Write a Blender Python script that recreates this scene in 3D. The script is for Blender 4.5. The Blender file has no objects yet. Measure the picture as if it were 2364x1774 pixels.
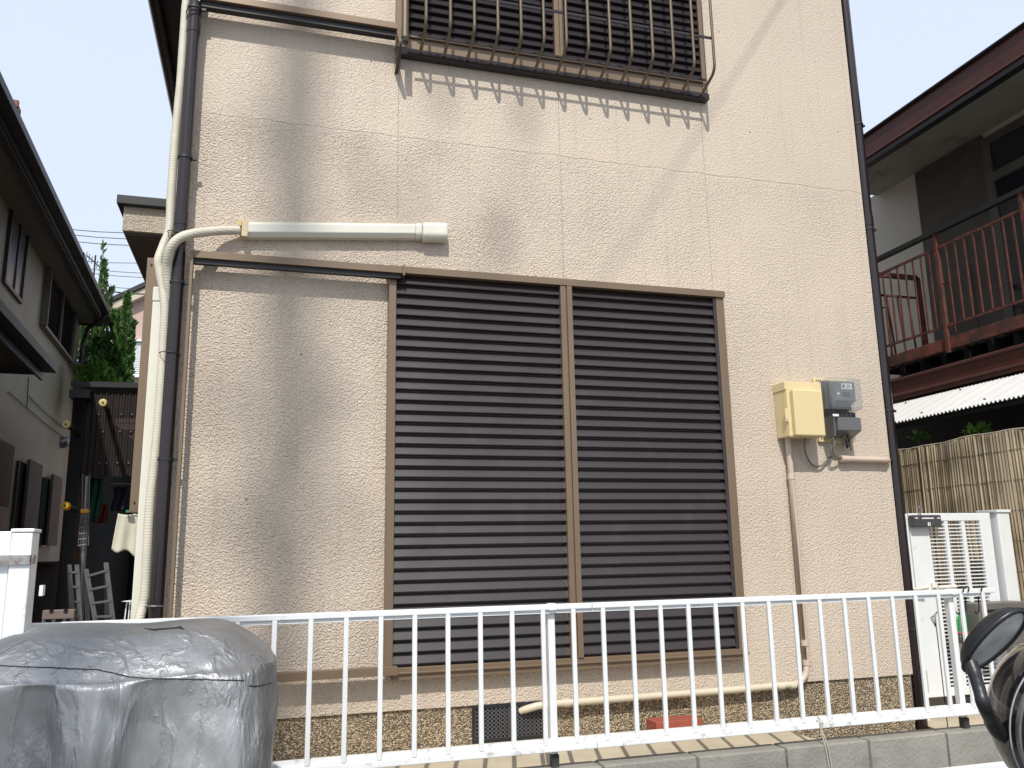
import bpy, bmesh, math, random
import numpy as np
from mathutils import Vector, Matrix
random.seed(7)
S = bpy.context.scene
# ---------------------------------------------------------------- camera
FPX = 1924.09
cam_pos = Vector((0, -3.9, 1.55))
pit, rol, yaw = math.radians(11.35), math.radians(-1.026), math.radians(-16.504)
cp, sp, cy, sy = math.cos(pit), math.sin(pit), math.cos(yaw), math.sin(yaw)
fw = Vector((-sy*cp, cy*cp, sp)); r0 = Vector((cy, sy, 0)); u0 = r0.cross(fw)
rr = math.cos(rol)*r0 + math.sin(rol)*u0; uu = -math.sin(rol)*r0 + math.cos(rol)*u0
cd = bpy.data.cameras.new('camera'); cam = bpy.data.objects.new('camera', cd); S.collection.objects.link(cam)
cam.matrix_world = Matrix(((rr.x, uu.x, -fw.x, cam_pos.x), (rr.y, uu.y, -fw.y, cam_pos.y), (rr.z, uu.z, -fw.z, cam_pos.z), (0, 0, 0, 1)))
cd.sensor_fit = 'HORIZONTAL'; cd.sensor_width = 36; cd.lens = FPX/2364*36
cd.clip_start = 0.05; cd.clip_end = 2000
S.camera = cam
# ---------------------------------------------------------------- light
SUN = Vector((0.29, 1.0, -1.22)).normalized()
el = math.asin(-SUN.z); az_to = math.atan2(-SUN.x, -SUN.y)      # direction towards the sun
w = bpy.data.worlds.new('World'); S.world = w; w.use_nodes = True
nt = w.node_tree; nt.nodes.clear()
out = nt.nodes.new('ShaderNodeOutputWorld'); bg = nt.nodes.new('ShaderNodeBackground'); sk = nt.nodes.new('ShaderNodeTexSky')
sk.sky_type = 'NISHITA'; sk.sun_disc = False; sk.sun_elevation = el; sk.sun_rotation = az_to
sk.air_density = 1.0; sk.dust_density = 3.5; sk.ozone_density = 1.0
mx = nt.nodes.new('ShaderNodeMix'); mx.data_type = 'RGBA'; mx.inputs[0].default_value = 0.75
mx.inputs[7].default_value = (8.3, 9.25, 10.9, 1)                   # thin bright summer overcast over the clear sky
nt.links.new(sk.outputs[0], mx.inputs[6]); nt.links.new(mx.outputs[2], bg.inputs[0]); bg.inputs[1].default_value = 0.116
nt.links.new(bg.outputs[0], out.inputs[0])
sl = bpy.data.lights.new('sun', 'SUN'); sl.energy = 4.0; sl.angle = math.radians(0.55); sl.color = (1.0, 0.955, 0.88)
so = bpy.data.objects.new('sun', sl); S.collection.objects.link(so); so.rotation_euler = SUN.to_track_quat('-Z', 'Y').to_euler(); so.location = (-5, -15, 20)
S.view_settings.view_transform = 'Standard'; S.view_settings.look = 'None'; S.view_settings.exposure = 0.0; S.view_settings.gamma = 1
S.render.engine = 'CYCLES'
# ---------------------------------------------------------------- helpers
def ray(x, y): return fw*FPX + rr*(x-1182) - uu*(y-887)
def A(x, y, Y): d = ray(x, y); return cam_pos + d*((Y-cam_pos.y)/d.y)     # point of the photo on the depth plane Y
def AZ(x, y, Z): d = ray(x, y); return cam_pos + d*((Z-cam_pos.z)/d.z)
def AX(x, y, X): d = ray(x, y); return cam_pos + d*((X-cam_pos.x)/d.x)
MATS = {}
def mat(name, col, rough=0.6, metal=0.0, var=0.12, vscale=6.0, bump=0.0, bscale=60.0, spec=0.5, stain=None, coat=0):
    if name in MATS: return MATS[name]
    m = bpy.data.materials.new(name); m.use_nodes = True; n = m.node_tree; b = n.nodes['Principled BSDF']
    b.inputs['Roughness'].default_value = rough; b.inputs['Metallic'].default_value = metal; b.inputs['Specular IOR Level'].default_value = spec
    if coat: b.inputs['Coat Weight'].default_value = coat; b.inputs['Coat Roughness'].default_value = .05
    tc = n.nodes.new('ShaderNodeTexCoord'); nz = n.nodes.new('ShaderNodeTexNoise'); nz.inputs['Scale'].default_value = vscale; nz.inputs['Detail'].default_value = 6
    n.links.new(tc.outputs['Object'], nz.inputs['Vector'])
    rp = n.nodes.new('ShaderNodeValToRGB'); n.links.new(nz.outputs['Fac'], rp.inputs[0])
    c2 = tuple(c*(1-var) for c in col); c1 = tuple(min(1, c*(1+var)) for c in col)
    rp.color_ramp.elements[0].position = .3; rp.color_ramp.elements[1].position = .7
    rp.color_ramp.elements[0].color = (*c2, 1); rp.color_ramp.elements[1].color = (*c1, 1)
    last = rp.outputs[0]
    if stain:
        scol, sscale, slo, shi = stain
        n2 = n.nodes.new('ShaderNodeTexNoise'); n2.inputs['Scale'].default_value = sscale; n2.inputs['Detail'].default_value = 9; n2.inputs['Roughness'].default_value = .65
        n.links.new(tc.outputs['Object'], n2.inputs['Vector'])
        mr = n.nodes.new('ShaderNodeMapRange'); mr.inputs[1].default_value = slo; mr.inputs[2].default_value = shi; n.links.new(n2.outputs['Fac'], mr.inputs[0])
        mm = n.nodes.new('ShaderNodeMix'); mm.data_type = 'RGBA'; mm.inputs[7].default_value = (*scol, 1)
        n.links.new(mr.outputs[0], mm.inputs[0]); n.links.new(last, mm.inputs[6]); last = mm.outputs[2]
    n.links.new(last, b.inputs['Base Color'])
    if bump:
        nb = n.nodes.new('ShaderNodeTexNoise'); nb.inputs['Scale'].default_value = bscale; nb.inputs['Detail'].default_value = 4
        n.links.new(tc.outputs['Object'], nb.inputs['Vector'])
        bp = n.nodes.new('ShaderNodeBump'); bp.inputs['Strength'].default_value = 1; bp.inputs['Distance'].default_value = bump
        n.links.new(nb.outputs['Fac'], bp.inputs['Height']); n.links.new(bp.outputs[0], b.inputs['Normal'])
    MATS[name] = m; return m

def stucco(name, col, seams=False, bump=.0046, scale=98):
    m = mat(name, col, .5, 0, .05, 1.2); n = m.node_tree; b = n.nodes['Principled BSDF']
    b.inputs['Specular IOR Level'].default_value = .4
    g = n.nodes.new('ShaderNodeNewGeometry')
    v = n.nodes.new('ShaderNodeTexVoronoi'); v.feature = 'SMOOTH_F1'; v.inputs['Scale'].default_value = scale; v.inputs['Smoothness'].default_value = .35; v.inputs['Randomness'].default_value = 1
    # warp
    nz = n.nodes.new('ShaderNodeTexNoise'); nz.inputs['Scale'].default_value = scale*.6; nz.inputs['Detail'].default_value = 3
    n.links.new(g.outputs['Position'], nz.inputs['Vector'])
    ad = n.nodes.new('ShaderNodeVectorMath'); ad.operation = 'MULTIPLY_ADD'; ad.inputs[1].default_value = (.010,)*3
    n.links.new(nz.outputs['Color'], ad.inputs[0]); n.links.new(g.outputs['Position'], ad.inputs[2]); n.links.new(ad.outputs[0], v.inputs['Vector'])
    big = n.nodes.new('ShaderNodeTexNoise'); big.inputs['Scale'].default_value = 2.2; big.inputs['Detail'].default_value = 3
    n.links.new(g.outputs['Position'], big.inputs['Vector'])
    mr = n.nodes.new('ShaderNodeMapRange'); mr.interpolation_type = 'SMOOTHSTEP'; mr.inputs[1].default_value = .08; mr.inputs[2].default_value = .62; mr.inputs[3].default_value = 1; mr.inputs[4].default_value = 0
    n.links.new(v.outputs['Distance'], mr.inputs[0])
    n2 = n.nodes.new('ShaderNodeTexNoise'); n2.inputs['Scale'].default_value = scale*2.6; n2.inputs['Detail'].default_value = 3; n.links.new(g.outputs['Position'], n2.inputs['Vector'])
    n3 = n.nodes.new('ShaderNodeTexNoise'); n3.inputs['Scale'].default_value = scale*1.15; n3.inputs['Detail'].default_value = 2; n3.inputs['Distortion'].default_value = .15; n.links.new(g.outputs['Position'], n3.inputs['Vector'])
    cl = n.nodes.new('ShaderNodeMapRange'); cl.interpolation_type = 'SMOOTHSTEP'; cl.inputs[1].default_value = .42; cl.inputs[2].default_value = .60; 
    n5 = n.nodes.new('ShaderNodeTexNoise'); n5.inputs['Scale'].default_value = scale*.62; n5.inputs['Detail'].default_value = 3; n5.inputs['Roughness'].default_value = .6; n.links.new(g.outputs['Position'], n5.inputs['Vector'])
    mxn = n.nodes.new('ShaderNodeMix'); mxn.data_type = 'FLOAT'; mxn.inputs[0].default_value = .45; n.links.new(n3.outputs['Fac'], mxn.inputs[2]); n.links.new(n5.outputs['Fac'], mxn.inputs[3]); n.links.new(mxn.outputs[0], cl.inputs[0])
    m1 = n.nodes.new('ShaderNodeMath'); m1.operation = 'MULTIPLY_ADD'; m1.inputs[1].default_value = 1.0; n.links.new(mr.outputs[0], m1.inputs[0]); n.links.new(cl.outputs[0], m1.inputs[2])
    a1 = n.nodes.new('ShaderNodeMath'); a1.operation = 'MULTIPLY_ADD'; a1.inputs[1].default_value = .5; n.links.new(n2.outputs['Fac'], a1.inputs[0]); n.links.new(m1.outputs[0], a1.inputs[2])
    st = n.nodes.new('ShaderNodeMapRange'); st.inputs[1].default_value = .35; st.inputs[2].default_value = .65; st.inputs[3].default_value = bump*.75; st.inputs[4].default_value = bump*1.25
    n.links.new(big.outputs['Fac'], st.inputs[0])
    sxp_ = n.nodes.new('ShaderNodeSeparateXYZ'); n.links.new(g.outputs['Position'], sxp_.inputs[0])
    xr = n.nodes.new('ShaderNodeMapRange'); xr.inputs[1].default_value = .2; xr.inputs[2].default_value = 2.6; xr.inputs[3].default_value = .58; xr.inputs[4].default_value = .36; n.links.new(sxp_.outputs['X'], xr.inputs[0])
    sm_ = n.nodes.new('ShaderNodeMath'); sm_.operation = 'MULTIPLY'; n.links.new(st.outputs[0], sm_.inputs[0]); n.links.new(xr.outputs[0], sm_.inputs[1]); st = sm_
    h = n.nodes.new('ShaderNodeMath'); h.operation = 'MULTIPLY'; n.links.new(a1.outputs[0], h.inputs[0]); n.links.new(st.outputs[0], h.inputs[1])
    bp = n.nodes.new('ShaderNodeBump'); bp.inputs['Distance'].default_value = 1.0; bp.inputs['Strength'].default_value = 1
    hh = h.outputs[0]
    if seams:
        sx = n.nodes.new('ShaderNodeSeparateXYZ'); n.links.new(g.outputs['Position'], sx.inputs[0])
        wob = n.nodes.new('ShaderNodeTexNoise'); wob.inputs['Scale'].default_value = 9; n.links.new(g.outputs['Position'], wob.inputs['Vector'])
        mask = None
        def line(axis, c, wd, amp, lo, hi, other):
            o = n.nodes.new('ShaderNodeMath'); o.operation = 'MULTIPLY_ADD'; o.inputs[1].default_value = amp; n.links.new(wob.outputs['Fac'], o.inputs[0]); n.links.new(sx.outputs[axis], o.inputs[2])
            s = n.nodes.new('ShaderNodeMath'); s.operation = 'SUBTRACT'; n.links.new(o.outputs[0], s.inputs[0]); s.inputs[1].default_value = c+amp*.5
            ab = n.nodes.new('ShaderNodeMath'); ab.operation = 'ABSOLUTE'; n.links.new(s.outputs[0], ab.inputs[0])
            q = n.nodes.new('ShaderNodeMapRange'); q.inputs[1].default_value = 0; q.inputs[2].default_value = wd; q.inputs[3].default_value = 1; q.inputs[4].default_value = 0; n.links.new(ab.outputs[0], q.inputs[0])
            l = n.nodes.new('ShaderNodeMath'); l.operation = 'GREATER_THAN'; n.links.new(sx.outputs[other], l.inputs[0]); l.inputs[1].default_value = lo
            r = n.nodes.new('ShaderNodeMath'); r.operation = 'LESS_THAN'; n.links.new(sx.outputs[other], r.inputs[0]); r.inputs[1].default_value = hi
            x1 = n.nodes.new('ShaderNodeMath'); x1.operation = 'MULTIPLY'; n.links.new(q.outputs[0], x1.inputs[0]); n.links.new(l.outputs[0], x1.inputs[1])
            x2 = n.nodes.new('ShaderNodeMath'); x2.operation = 'MULTIPLY'; n.links.new(x1.outputs[0], x2.inputs[0]); n.links.new(r.outputs[0], x2.inputs[1])
            return x2.outputs[0]
        ls = [line('X', .577, .0045, .004, 2.96, 4.15, 'Z'), line('X', 1.45, .004, .004, 2.9, 4.15, 'Z'), line('X', 2.319, .0045, .006, 2.9, 4.15, 'Z'), line('Z', 3.624, .006, .03, -1, 9, 'X')]
        acc = ls[0]
        for k in ls[1:]:
            mm = n.nodes.new('ShaderNodeMath'); mm.operation = 'MAXIMUM'; n.links.new(acc, mm.inputs[0]); n.links.new(k, mm.inputs[1]); acc = mm.outputs[0]
        rp = [x for x in n.nodes if x.type == 'VALTORGB'][0]
        mc = n.nodes.new('ShaderNodeMix'); mc.data_type = 'RGBA'; mc.inputs[7].default_value = (*(c*.45 for c in col), 1)
        fm = n.nodes.new('ShaderNodeMath'); fm.operation = 'MULTIPLY'; fm.inputs[1].default_value = .32; n.links.new(acc, fm.inputs[0])
        
        dm = n.nodes.new('ShaderNodeMapping'); dm.inputs['Scale'].default_value = (26, 26, .9); n.links.new(g.outputs['Position'], dm.inputs[0])
        dn = n.nodes.new('ShaderNodeTexNoise'); dn.inputs['Scale'].default_value = 1; dn.inputs['Detail'].default_value = 5; n.links.new(dm.outputs[0], dn.inputs['Vector'])
        dr = n.nodes.new('ShaderNodeMapRange'); dr.inputs[1].default_value = .55; dr.inputs[2].default_value = .8; dr.inputs[4].default_value = .22; n.links.new(dn.outputs['Fac'], dr.inputs[0])
        sp1 = n.nodes.new('ShaderNodeTexVoronoi'); sp1.inputs['Scale'].default_value = 6.5; n.links.new(g.outputs['Position'], sp1.inputs['Vector'])
        sp2 = n.nodes.new('ShaderNodeMapRange'); sp2.inputs[1].default_value = .045; sp2.inputs[2].default_value = .03; sp2.inputs[4].default_value = 1.3; n.links.new(sp1.outputs['Distance'], sp2.inputs[0])
        q1 = n.nodes.new('ShaderNodeMath'); q1.operation = 'ADD'; n.links.new(dr.outputs[0], q1.inputs[0]); n.links.new(fm.outputs[0], q1.inputs[1])
        q2 = n.nodes.new('ShaderNodeMath'); q2.operation = 'ADD'; q2.use_clamp = True; n.links.new(q1.outputs[0], q2.inputs[0]); n.links.new(sp2.outputs[0], q2.inputs[1]); fm = q2
        n.links.new(fm.outputs[0], mc.inputs[0]); n.links.new(rp.outputs[0], mc.inputs[6]); n.links.new(mc.outputs[2], b.inputs['Base Color'])
        # slight change of texture above the horizontal joint: smoother coat
        up = n.nodes.new('ShaderNodeMapRange'); up.inputs[1].default_value = 3.6; up.inputs[2].default_value = 3.64; up.inputs[3].default_value = 1.0; up.inputs[4].default_value = .62; n.links.new(sx.outputs['Z'], up.inputs[0])
        hm = n.nodes.new('ShaderNodeMath'); hm.operation = 'MULTIPLY'; n.links.new(hh, hm.inputs[0]); n.links.new(up.outputs[0], hm.inputs[1])
        hs = n.nodes.new('ShaderNodeMath'); hs.operation = 'MULTIPLY_ADD'; hs.inputs[1].default_value = -.0018; n.links.new(acc, hs.inputs[0]); n.links.new(hm.outputs[0], hs.inputs[2]); hh = hs.outputs[0]
    n.links.new(hh, bp.inputs['Height']); n.links.new(bp.outputs[0], b.inputs['Normal'])
    return m

WPOS = {}
COL = S.collection
def tag(o, label, cat, group=None, kind=None):
    if label: o['label'] = label
    if cat: o['category'] = cat
    if group: o['group'] = group
    if kind: o['kind'] = kind
    return o
def thing(name, loc, label, cat, group=None):
    o = bpy.data.objects.new(name, None); COL.objects.link(o); o.location = loc; o.empty_display_size = .1
    WPOS[o] = Vector(loc); return tag(o, label, cat, group)
class MB:
    def __init__(s): s.v = []; s.f = []; s.sm = []
    def add(s, vs, fs, smooth=False):
        k = len(s.v); s.v += [tuple(v) for v in vs]; s.f += [[i+k for i in f] for f in fs]; s.sm += [smooth]*len(fs); return s
    def box(s, x0, x1, y0, y1, z0, z1):
        return s.add([(x0, y0, z0), (x1, y0, z0), (x1, y1, z0), (x0, y1, z0), (x0, y0, z1), (x1, y0, z1), (x1, y1, z1), (x0, y1, z1)],
                     [(0, 3, 2, 1), (4, 5, 6, 7), (0, 1, 5, 4), (1, 2, 6, 5), (2, 3, 7, 6), (3, 0, 4, 7)])
    def quadbar(s, a, b, wdt, hgt, up=Vector((0, 0, 1))):
        a = Vector(a); b = Vector(b); d = (b-a).normalized(); x = d.cross(up).normalized(); z = x.cross(d)
        vs = [p + x*sx*wdt/2 + z*sz*hgt/2 for p in (a, b) for sx, sz in ((-1, -1), (1, -1), (1, 1), (-1, 1))]
        return s.add(vs, [(0, 1, 2, 3), (7, 6, 5, 4), (0, 4, 5, 1), (1, 5, 6, 2), (2, 6, 7, 3), (3, 7, 4, 0)])
    def hexa(s, p):     # 4 front points (ccw seen from front) + 4 back
        return s.add(p, [(0, 1, 2, 3), (7, 6, 5, 4), (0, 4, 5, 1), (1, 5, 6, 2), (2, 6, 7, 3), (3, 7, 4, 0)])
    def tube(s, pts, r, n=12, caps=True, flat=1.0, wob=0.0):
        pts = [Vector(p) for p in pts]; rings = []
        up = Vector((0, 0, 1)); N = len(pts)
        if abs((pts[1]-pts[0]).normalized().z) > .9: up = Vector((0, 1, 0))
        prev = None
        for i, p in enumerate(pts):
            d = (pts[min(i+1, N-1)]-pts[max(i-1, 0)]).normalized()
            x = prev - d*prev.dot(d) if prev is not None else d.cross(up)
            if x.length < 1e-5: x = d.cross(Vector((1, 0, 0)))
            x.normalize(); prev = x; y = d.cross(x)
            ri = (r[i] if isinstance(r, (list, tuple)) else r)*(1+random.uniform(-wob, wob))
            rings.append([p + x*math.cos(a)*ri + y*math.sin(a)*ri*flat for a in [2*math.pi*k/n for k in range(n)]])
        vs = [v for rg in rings for v in rg]; fs = []
        for i in range(N-1):
            for k in range(n):
                a = i*n+k; b = i*n+(k+1) % n; fs.append((a, a+n, b+n, b))
        s.add(vs, fs, True)
        if caps: s.add(rings[0], [list(range(n))]); s.add(rings[-1], [list(range(n-1, -1, -1))])
        return s
    def lathe(s, c, prof, n=20, axis='z'):
        c = Vector(c); vs = []; fs = []
        for (r, h) in prof:
            for k in range(n):
                a = 2*math.pi*k/n; u, v = r*math.cos(a), r*math.sin(a)
                vs.append(c + (Vector((u, v, h)) if axis == 'z' else Vector((u, h, v)) if axis == 'y' else Vector((h, u, v))))
        for i in range(len(prof)-1):
            for k in range(n): a = i*n+k; b = i*n+(k+1) % n; fs.append((a, b, b+n, a+n))
        return s.add(vs, fs, True)
    def prism(s, poly, ax, a, b):  # poly in 2D (other two axes), extruded along ax
        def P(u, v, t): return {'x': (t, u, v), 'y': (u, t, v), 'z': (u, v, t)}[ax]
        n = len(poly); vs = [P(u, v, a) for u, v in poly] + [P(u, v, b) for u, v in poly]
        fs = [list(range(n)), list(range(2*n-1, n-1, -1))] + [(i, i+n, (i+1) % n+n, (i+1) % n) for i in range(n)]
        return s.add(vs, fs)
    def build(s, name, m, parent=None, bev=0, mods=None, sub=0):
        vs = np.array(s.v); c = (vs.min(0)+vs.max(0))/2; c[2] = vs[:, 2].min(); c = Vector(c)
        me = bpy.data.meshes.new(name); me.from_pydata([tuple(Vector(v)-c) for v in s.v], [], s.f); me.polygons.foreach_set('use_smooth', s.sm); me.update()
        bm = bmesh.new(); bm.from_mesh(me); bmesh.ops.recalc_face_normals(bm, faces=bm.faces); bm.to_mesh(me); bm.free()
        o = bpy.data.objects.new(name, me); COL.objects.link(o); me.materials.append(m)
        WPOS[o] = c
        if parent: o.parent = parent; o.location = c - WPOS[parent]
        else: o.location = c
        if bev:
            b = o.modifiers.new('bevel', 'BEVEL'); b.width = bev; b.segments = 2; b.limit_method = 'ANGLE'; b.angle_limit = math.radians(40)
        return o
def spline(pts, n=6):
    pts = [Vector(p) for p in pts]; P = [pts[0]*2-pts[1]] + pts + [pts[-1]*2-pts[-2]]; o = []
    for i in range(1, len(P)-2):
        for k in range(n):
            t = k/n; a, b, c, d = P[i-1], P[i], P[i+1], P[i+2]
            o.append(.5*((2*b)+(c-a)*t+(2*a-5*b+4*c-d)*t*t+(3*b-a-3*c+d)*t**3))
    return o + [pts[-1]]
# ---------------------------------------------------------------- materials
M_wall = stucco('pinkish_beige_stucco', (.565, .478, .386), seams=True)
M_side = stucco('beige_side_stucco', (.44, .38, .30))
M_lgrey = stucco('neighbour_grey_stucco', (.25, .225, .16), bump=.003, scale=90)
M_rwall = stucco('neighbour_cream_wall', (.72, .69, .60), bump=.002, scale=90)
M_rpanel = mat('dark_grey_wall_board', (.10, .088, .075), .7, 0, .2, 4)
M_soffit = mat('grey_soffit_board', (.42, .41, .34), .8, 0, .15, 2.0, stain=((.14, .13, .11), 3, .55, .75))
M_frame = mat('bronze_aluminium', (.19, .135, .088), .42, .25, .05, 3)
M_slat = mat('dark_brown_shutter_steel', (.029, .021, .022), .36, 0, .16, 1.6, spec=.55, stain=((.055, .048, .044), 3.5, .56, .78))
M_slat2 = mat('black_brown_shutter_steel', (.030, .024, .027), .30, 0, .05, 3, spec=.6)
M_cage = mat('dark_bronze_guard', (.15, .115, .078), .4, .4, .08, 10)
M_pipe = mat('dark_brown_drainpipe', (.016, .010, .010), .2, 0, .1, 3, spec=.6)
M_black = mat('black_trim', (.014, .014, .015), .5, 0, .15, 6)
M_white = mat('white_aluminium', (.78, .80, .80), .35, .1, .03, 5, stain=((.45, .45, .44), 18, .62, .8))
M_whitebot = mat('weathered_white_aluminium', (.76, .77, .77), .45, 0, .05, 5, stain=((.28, .27, .26), 22, .56, .74))
M_duct = mat('ivory_plastic_duct', (.68, .665, .57), .4, 0, .03, 4)
M_ductrust = mat('amber_stained_sealant', (.55, .38, .14), .6, 0, .4, 20)
M_hose = mat('ivory_wrapped_tape', (.56, .53, .43), .55, 0, .07, 14)
n = M_hose.node_tree; b = n.nodes['Principled BSDF']; tc = n.nodes.new('ShaderNodeTexCoord'); wv = n.nodes.new('ShaderNodeTexWave'); wv.bands_direction = 'Z'; wv.inputs['Scale'].default_value = 26; wv.inputs['Distortion'].default_value = 2.5; wv.inputs['Detail'].default_value = 2
n.links.new(tc.outputs['Object'], wv.inputs['Vector']); bp = n.nodes.new('ShaderNodeBump'); bp.inputs['Distance'].default_value = .0006; n.links.new(wv.outputs['Fac'], bp.inputs['Height']); n.links.new(bp.outputs[0], b.inputs['Normal'])
M_pvc = mat('beige_painted_conduit', (.54, .44, .36), .45, 0, .04, 5)
M_pvc2 = mat('ivory_conduit', (.56, .50, .38), .45, 0, .04, 5)
M_yel = mat('cream_yellow_plastic', (.66, .54, .30), .45, 0, .05, 3)
M_grey = mat('slate_grey_plastic', (.125, .13, .132), .35, 0, .06, 6)
M_cable = mat('grey_cable_sheath', (.16, .155, .14), .5, 0, .2, 8)
M_conc = mat('grey_concrete_block', (.26, .25, .222), .92, 0, .22, 5, bump=.004, bscale=90, stain=((.11, .11, .09), 2.5, .52, .75))
M_mortar = mat('dark_mortar', (.12, .12, .105), .95, 0, .3, 20, bump=.003, bscale=70)
M_yard = mat('tan_concrete_slab', (.47, .40, .29), .9, 0, .12, 5, bump=.001, bscale=120)
M_asph = mat('asphalt', (.14, .138, .13), .9, 0, .25, 30, bump=.004, bscale=160)
M_tile = mat('red_roof_tile', (.19, .055, .03), .6, 0, .25, 6)
M_fascia = mat('maroon_fascia_paint', (.085, .027, .020), .45, 0, .15, 3)
M_rust = mat('rusty_red_iron', (.15, .042, .026), .75, 0, .35, 14, bump=.001, bscale=80, stain=((.045, .028, .022), 8, .42, .62))
M_dark = mat('dark_handrail', (.02, .018, .018), .5)
M_void = mat('near_black_matt', (.012, .011, .010), .9)  # near-black base for dark timbers, vent backing, grip holes and slit
M_awn = mat('white_corrugated_sheet', (.56, .56, .55), .5, 0, .04, 3, stain=((.35, .33, .3), 7, .68, .82))
M_wood = mat('brown_weathered_wood', (.055, .03, .02), .8, 0, .3, 10)
M_alu = mat('aluminium', (.24, .24, .25), .4, .7, .1, 8)
M_yellow = mat('yellow_orange_plastic', (.75, .38, .02), .4, 0, .08, 10)
M_cream = mat('cream_cap_plastic', (.72, .58, .26), .4, 0, .05, 10)
M_green = mat('green_plastic', (.02, .19, .06), .5, 0, .15, 8)
M_red = mat('red_petals', (.5, .03, .06), .6, 0, .3, 20)
M_brick = mat('red_brick', (.30, .075, .045), .85, 0, .1, 20, bump=.002, bscale=100)
M_pink = mat('pink_render', (.50, .36, .32), .85, 0, .04, 2)
M_trim = mat('cream_roof_trim', (.5, .44, .36), .7)
M_lattice = mat('brown_slatted_shutter', (.10, .075, .058), .6, 0, .15, 5)
M_cloth = mat('pale_towel', (.56, .55, .44), .9, 0, .1, 12, bump=.002, bscale=150)
M_clothg = mat('dark_green_fabric', (.01, .09, .06), .9, 0, .2, 6)
M_clothn = mat('navy_fabric', (.012, .016, .035), .9, 0, .2, 6)
M_rope = mat('string', (.45, .43, .36), .8)
M_sticker = mat('white_label', (.75, .75, .75), .5)
M_pole = mat('utility_pole_concrete', (.3, .3, .29), .85)
M_terra = mat('terracotta', (.35, .12, .06), .8)
def glass(name, col, rough=.1):
    m = mat(name, col, rough, 0, .03, 3, spec=.9); return m
M_glass = glass('dark_window_glass', (.02, .025, .03), .06)
M_frost = glass('frosted_window_glass', (.12, .125, .13), .25)
# clear meter cover
M_clear = bpy.data.materials.new('clear_polycarbonate'); M_clear.use_nodes = True
b = M_clear.node_tree.nodes['Principled BSDF']; b.inputs['Base Color'].default_value = (.34, .37, .40, 1); b.inputs['Roughness'].default_value = .12; b.inputs['Alpha'].default_value = .30; b.inputs['IOR'].default_value = 1.45
# exposed aggregate foundation
M_agg = mat('washed_pebble_render', (.3, .25, .18), .9); n = M_agg.node_tree; b = n.nodes['Principled BSDF']
g = n.nodes.new('ShaderNodeNewGeometry'); v = n.nodes.new('ShaderNodeTexVoronoi'); v.inputs['Scale'].default_value = 145; n.links.new(g.outputs['Position'], v.inputs['Vector'])
sp_ = n.nodes.new('ShaderNodeSeparateColor'); n.links.new(v.outputs['Color'], sp_.inputs[0]); cr = n.nodes.new('ShaderNodeValToRGB'); n.links.new(sp_.outputs[0], cr.inputs[0])
e = cr.color_ramp.elements; e[0].color = (.14, .105, .07, 1); e[1].color = (.80, .70, .55, 1); e[1].position = 1
for p_, c_ in ((.25, (.27, .20, .13, 1)), (.45, (.48, .35, .19, 1)), (.7, (.44, .38, .29, 1)), (.85, (.62, .48, .29, 1))):
    k = cr.color_ramp.elements.new(p_); k.color = c_
md = n.nodes.new('ShaderNodeMix'); md.data_type = 'RGBA'; md.inputs[6].default_value = (.13, .105, .075, 1)
mr = n.nodes.new('ShaderNodeMapRange'); mr.inputs[1].default_value = .75; mr.inputs[2].default_value = .4; n.links.new(v.outputs['Distance'], mr.inputs[0])
n.links.new(mr.outputs[0], md.inputs[0]); n.links.new(cr.outputs[0], md.inputs[7]); n.links.new(md.outputs[2], b.inputs['Base Color'])
bp = n.nodes.new('ShaderNodeBump'); bp.invert = True; bp.inputs['Distance'].default_value = .008; n.links.new(v.outputs['Distance'], bp.inputs['Height']); n.links.new(bp.outputs[0], b.inputs['Normal'])
# reed
M_reed = mat('dry_reed', (.3, .22, .12), .8); n = M_reed.node_tree; b = n.nodes['Principled BSDF']
g = n.nodes.new('ShaderNodeNewGeometry'); mp = n.nodes.new('ShaderNodeMapping'); mp.inputs['Scale'].default_value = (1, 75, .8); n.links.new(g.outputs['Position'], mp.inputs[0])
nz = n.nodes.new('ShaderNodeTexNoise'); nz.inputs['Scale'].default_value = 1; nz.inputs['Detail'].default_value = 5; nz.inputs['Roughness'].default_value = .7; n.links.new(mp.outputs[0], nz.inputs['Vector'])
cr = n.nodes.new('ShaderNodeValToRGB'); n.links.new(nz.outputs['Fac'], cr.inputs[0]); e = cr.color_ramp.elements
e[0].position = .30; e[0].color = (.10, .075, .048, 1); e[1].position = .74; e[1].color = (.66, .54, .36, 1); k = e.new(.5); k.color = (.44, .355, .235, 1)
n4 = n.nodes.new('ShaderNodeTexNoise'); n4.inputs['Scale'].default_value = 4; n.links.new(g.outputs['Position'], n4.inputs['Vector'])
mm = n.nodes.new('ShaderNodeMix'); mm.data_type = 'RGBA'; mm.blend_type = 'MULTIPLY'; mm.inputs[0].default_value = .5
n.links.new(cr.outputs[0], mm.inputs[6]); n.links.new(n4.outputs['Color'], mm.inputs[7]); 
r2 = n.nodes.new('ShaderNodeValToRGB'); r2.color_ramp.elements[0].color = (.62, .6, .58, 1); r2.color_ramp.elements[0].position = .35; r2.color_ramp.elements[1].color = (1.0, 1.0, 1.0, 1); r2.color_ramp.elements[1].position = .6
n.links.new(n4.outputs['Fac'], r2.inputs[0]); n.links.new(r2.outputs[0], mm.inputs[7]); mm.inputs[0].default_value = 1
n.links.new(mm.outputs[2], b.inputs['Base Color'])
bp = n.nodes.new('ShaderNodeBump'); bp.inputs['Distance'].default_value = .006; n.links.new(nz.outputs['Fac'], bp.inputs['Height']); n.links.new(bp.outputs[0], b.inputs['Normal'])
# corrugated brown polycarbonate (slightly see-through)
M_poly = mat('brown_polycarbonate', (.018, .012, .011), .5, 0, .1, 5); M_poly.node_tree.nodes['Principled BSDF'].inputs['Alpha'].default_value = .95
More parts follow.
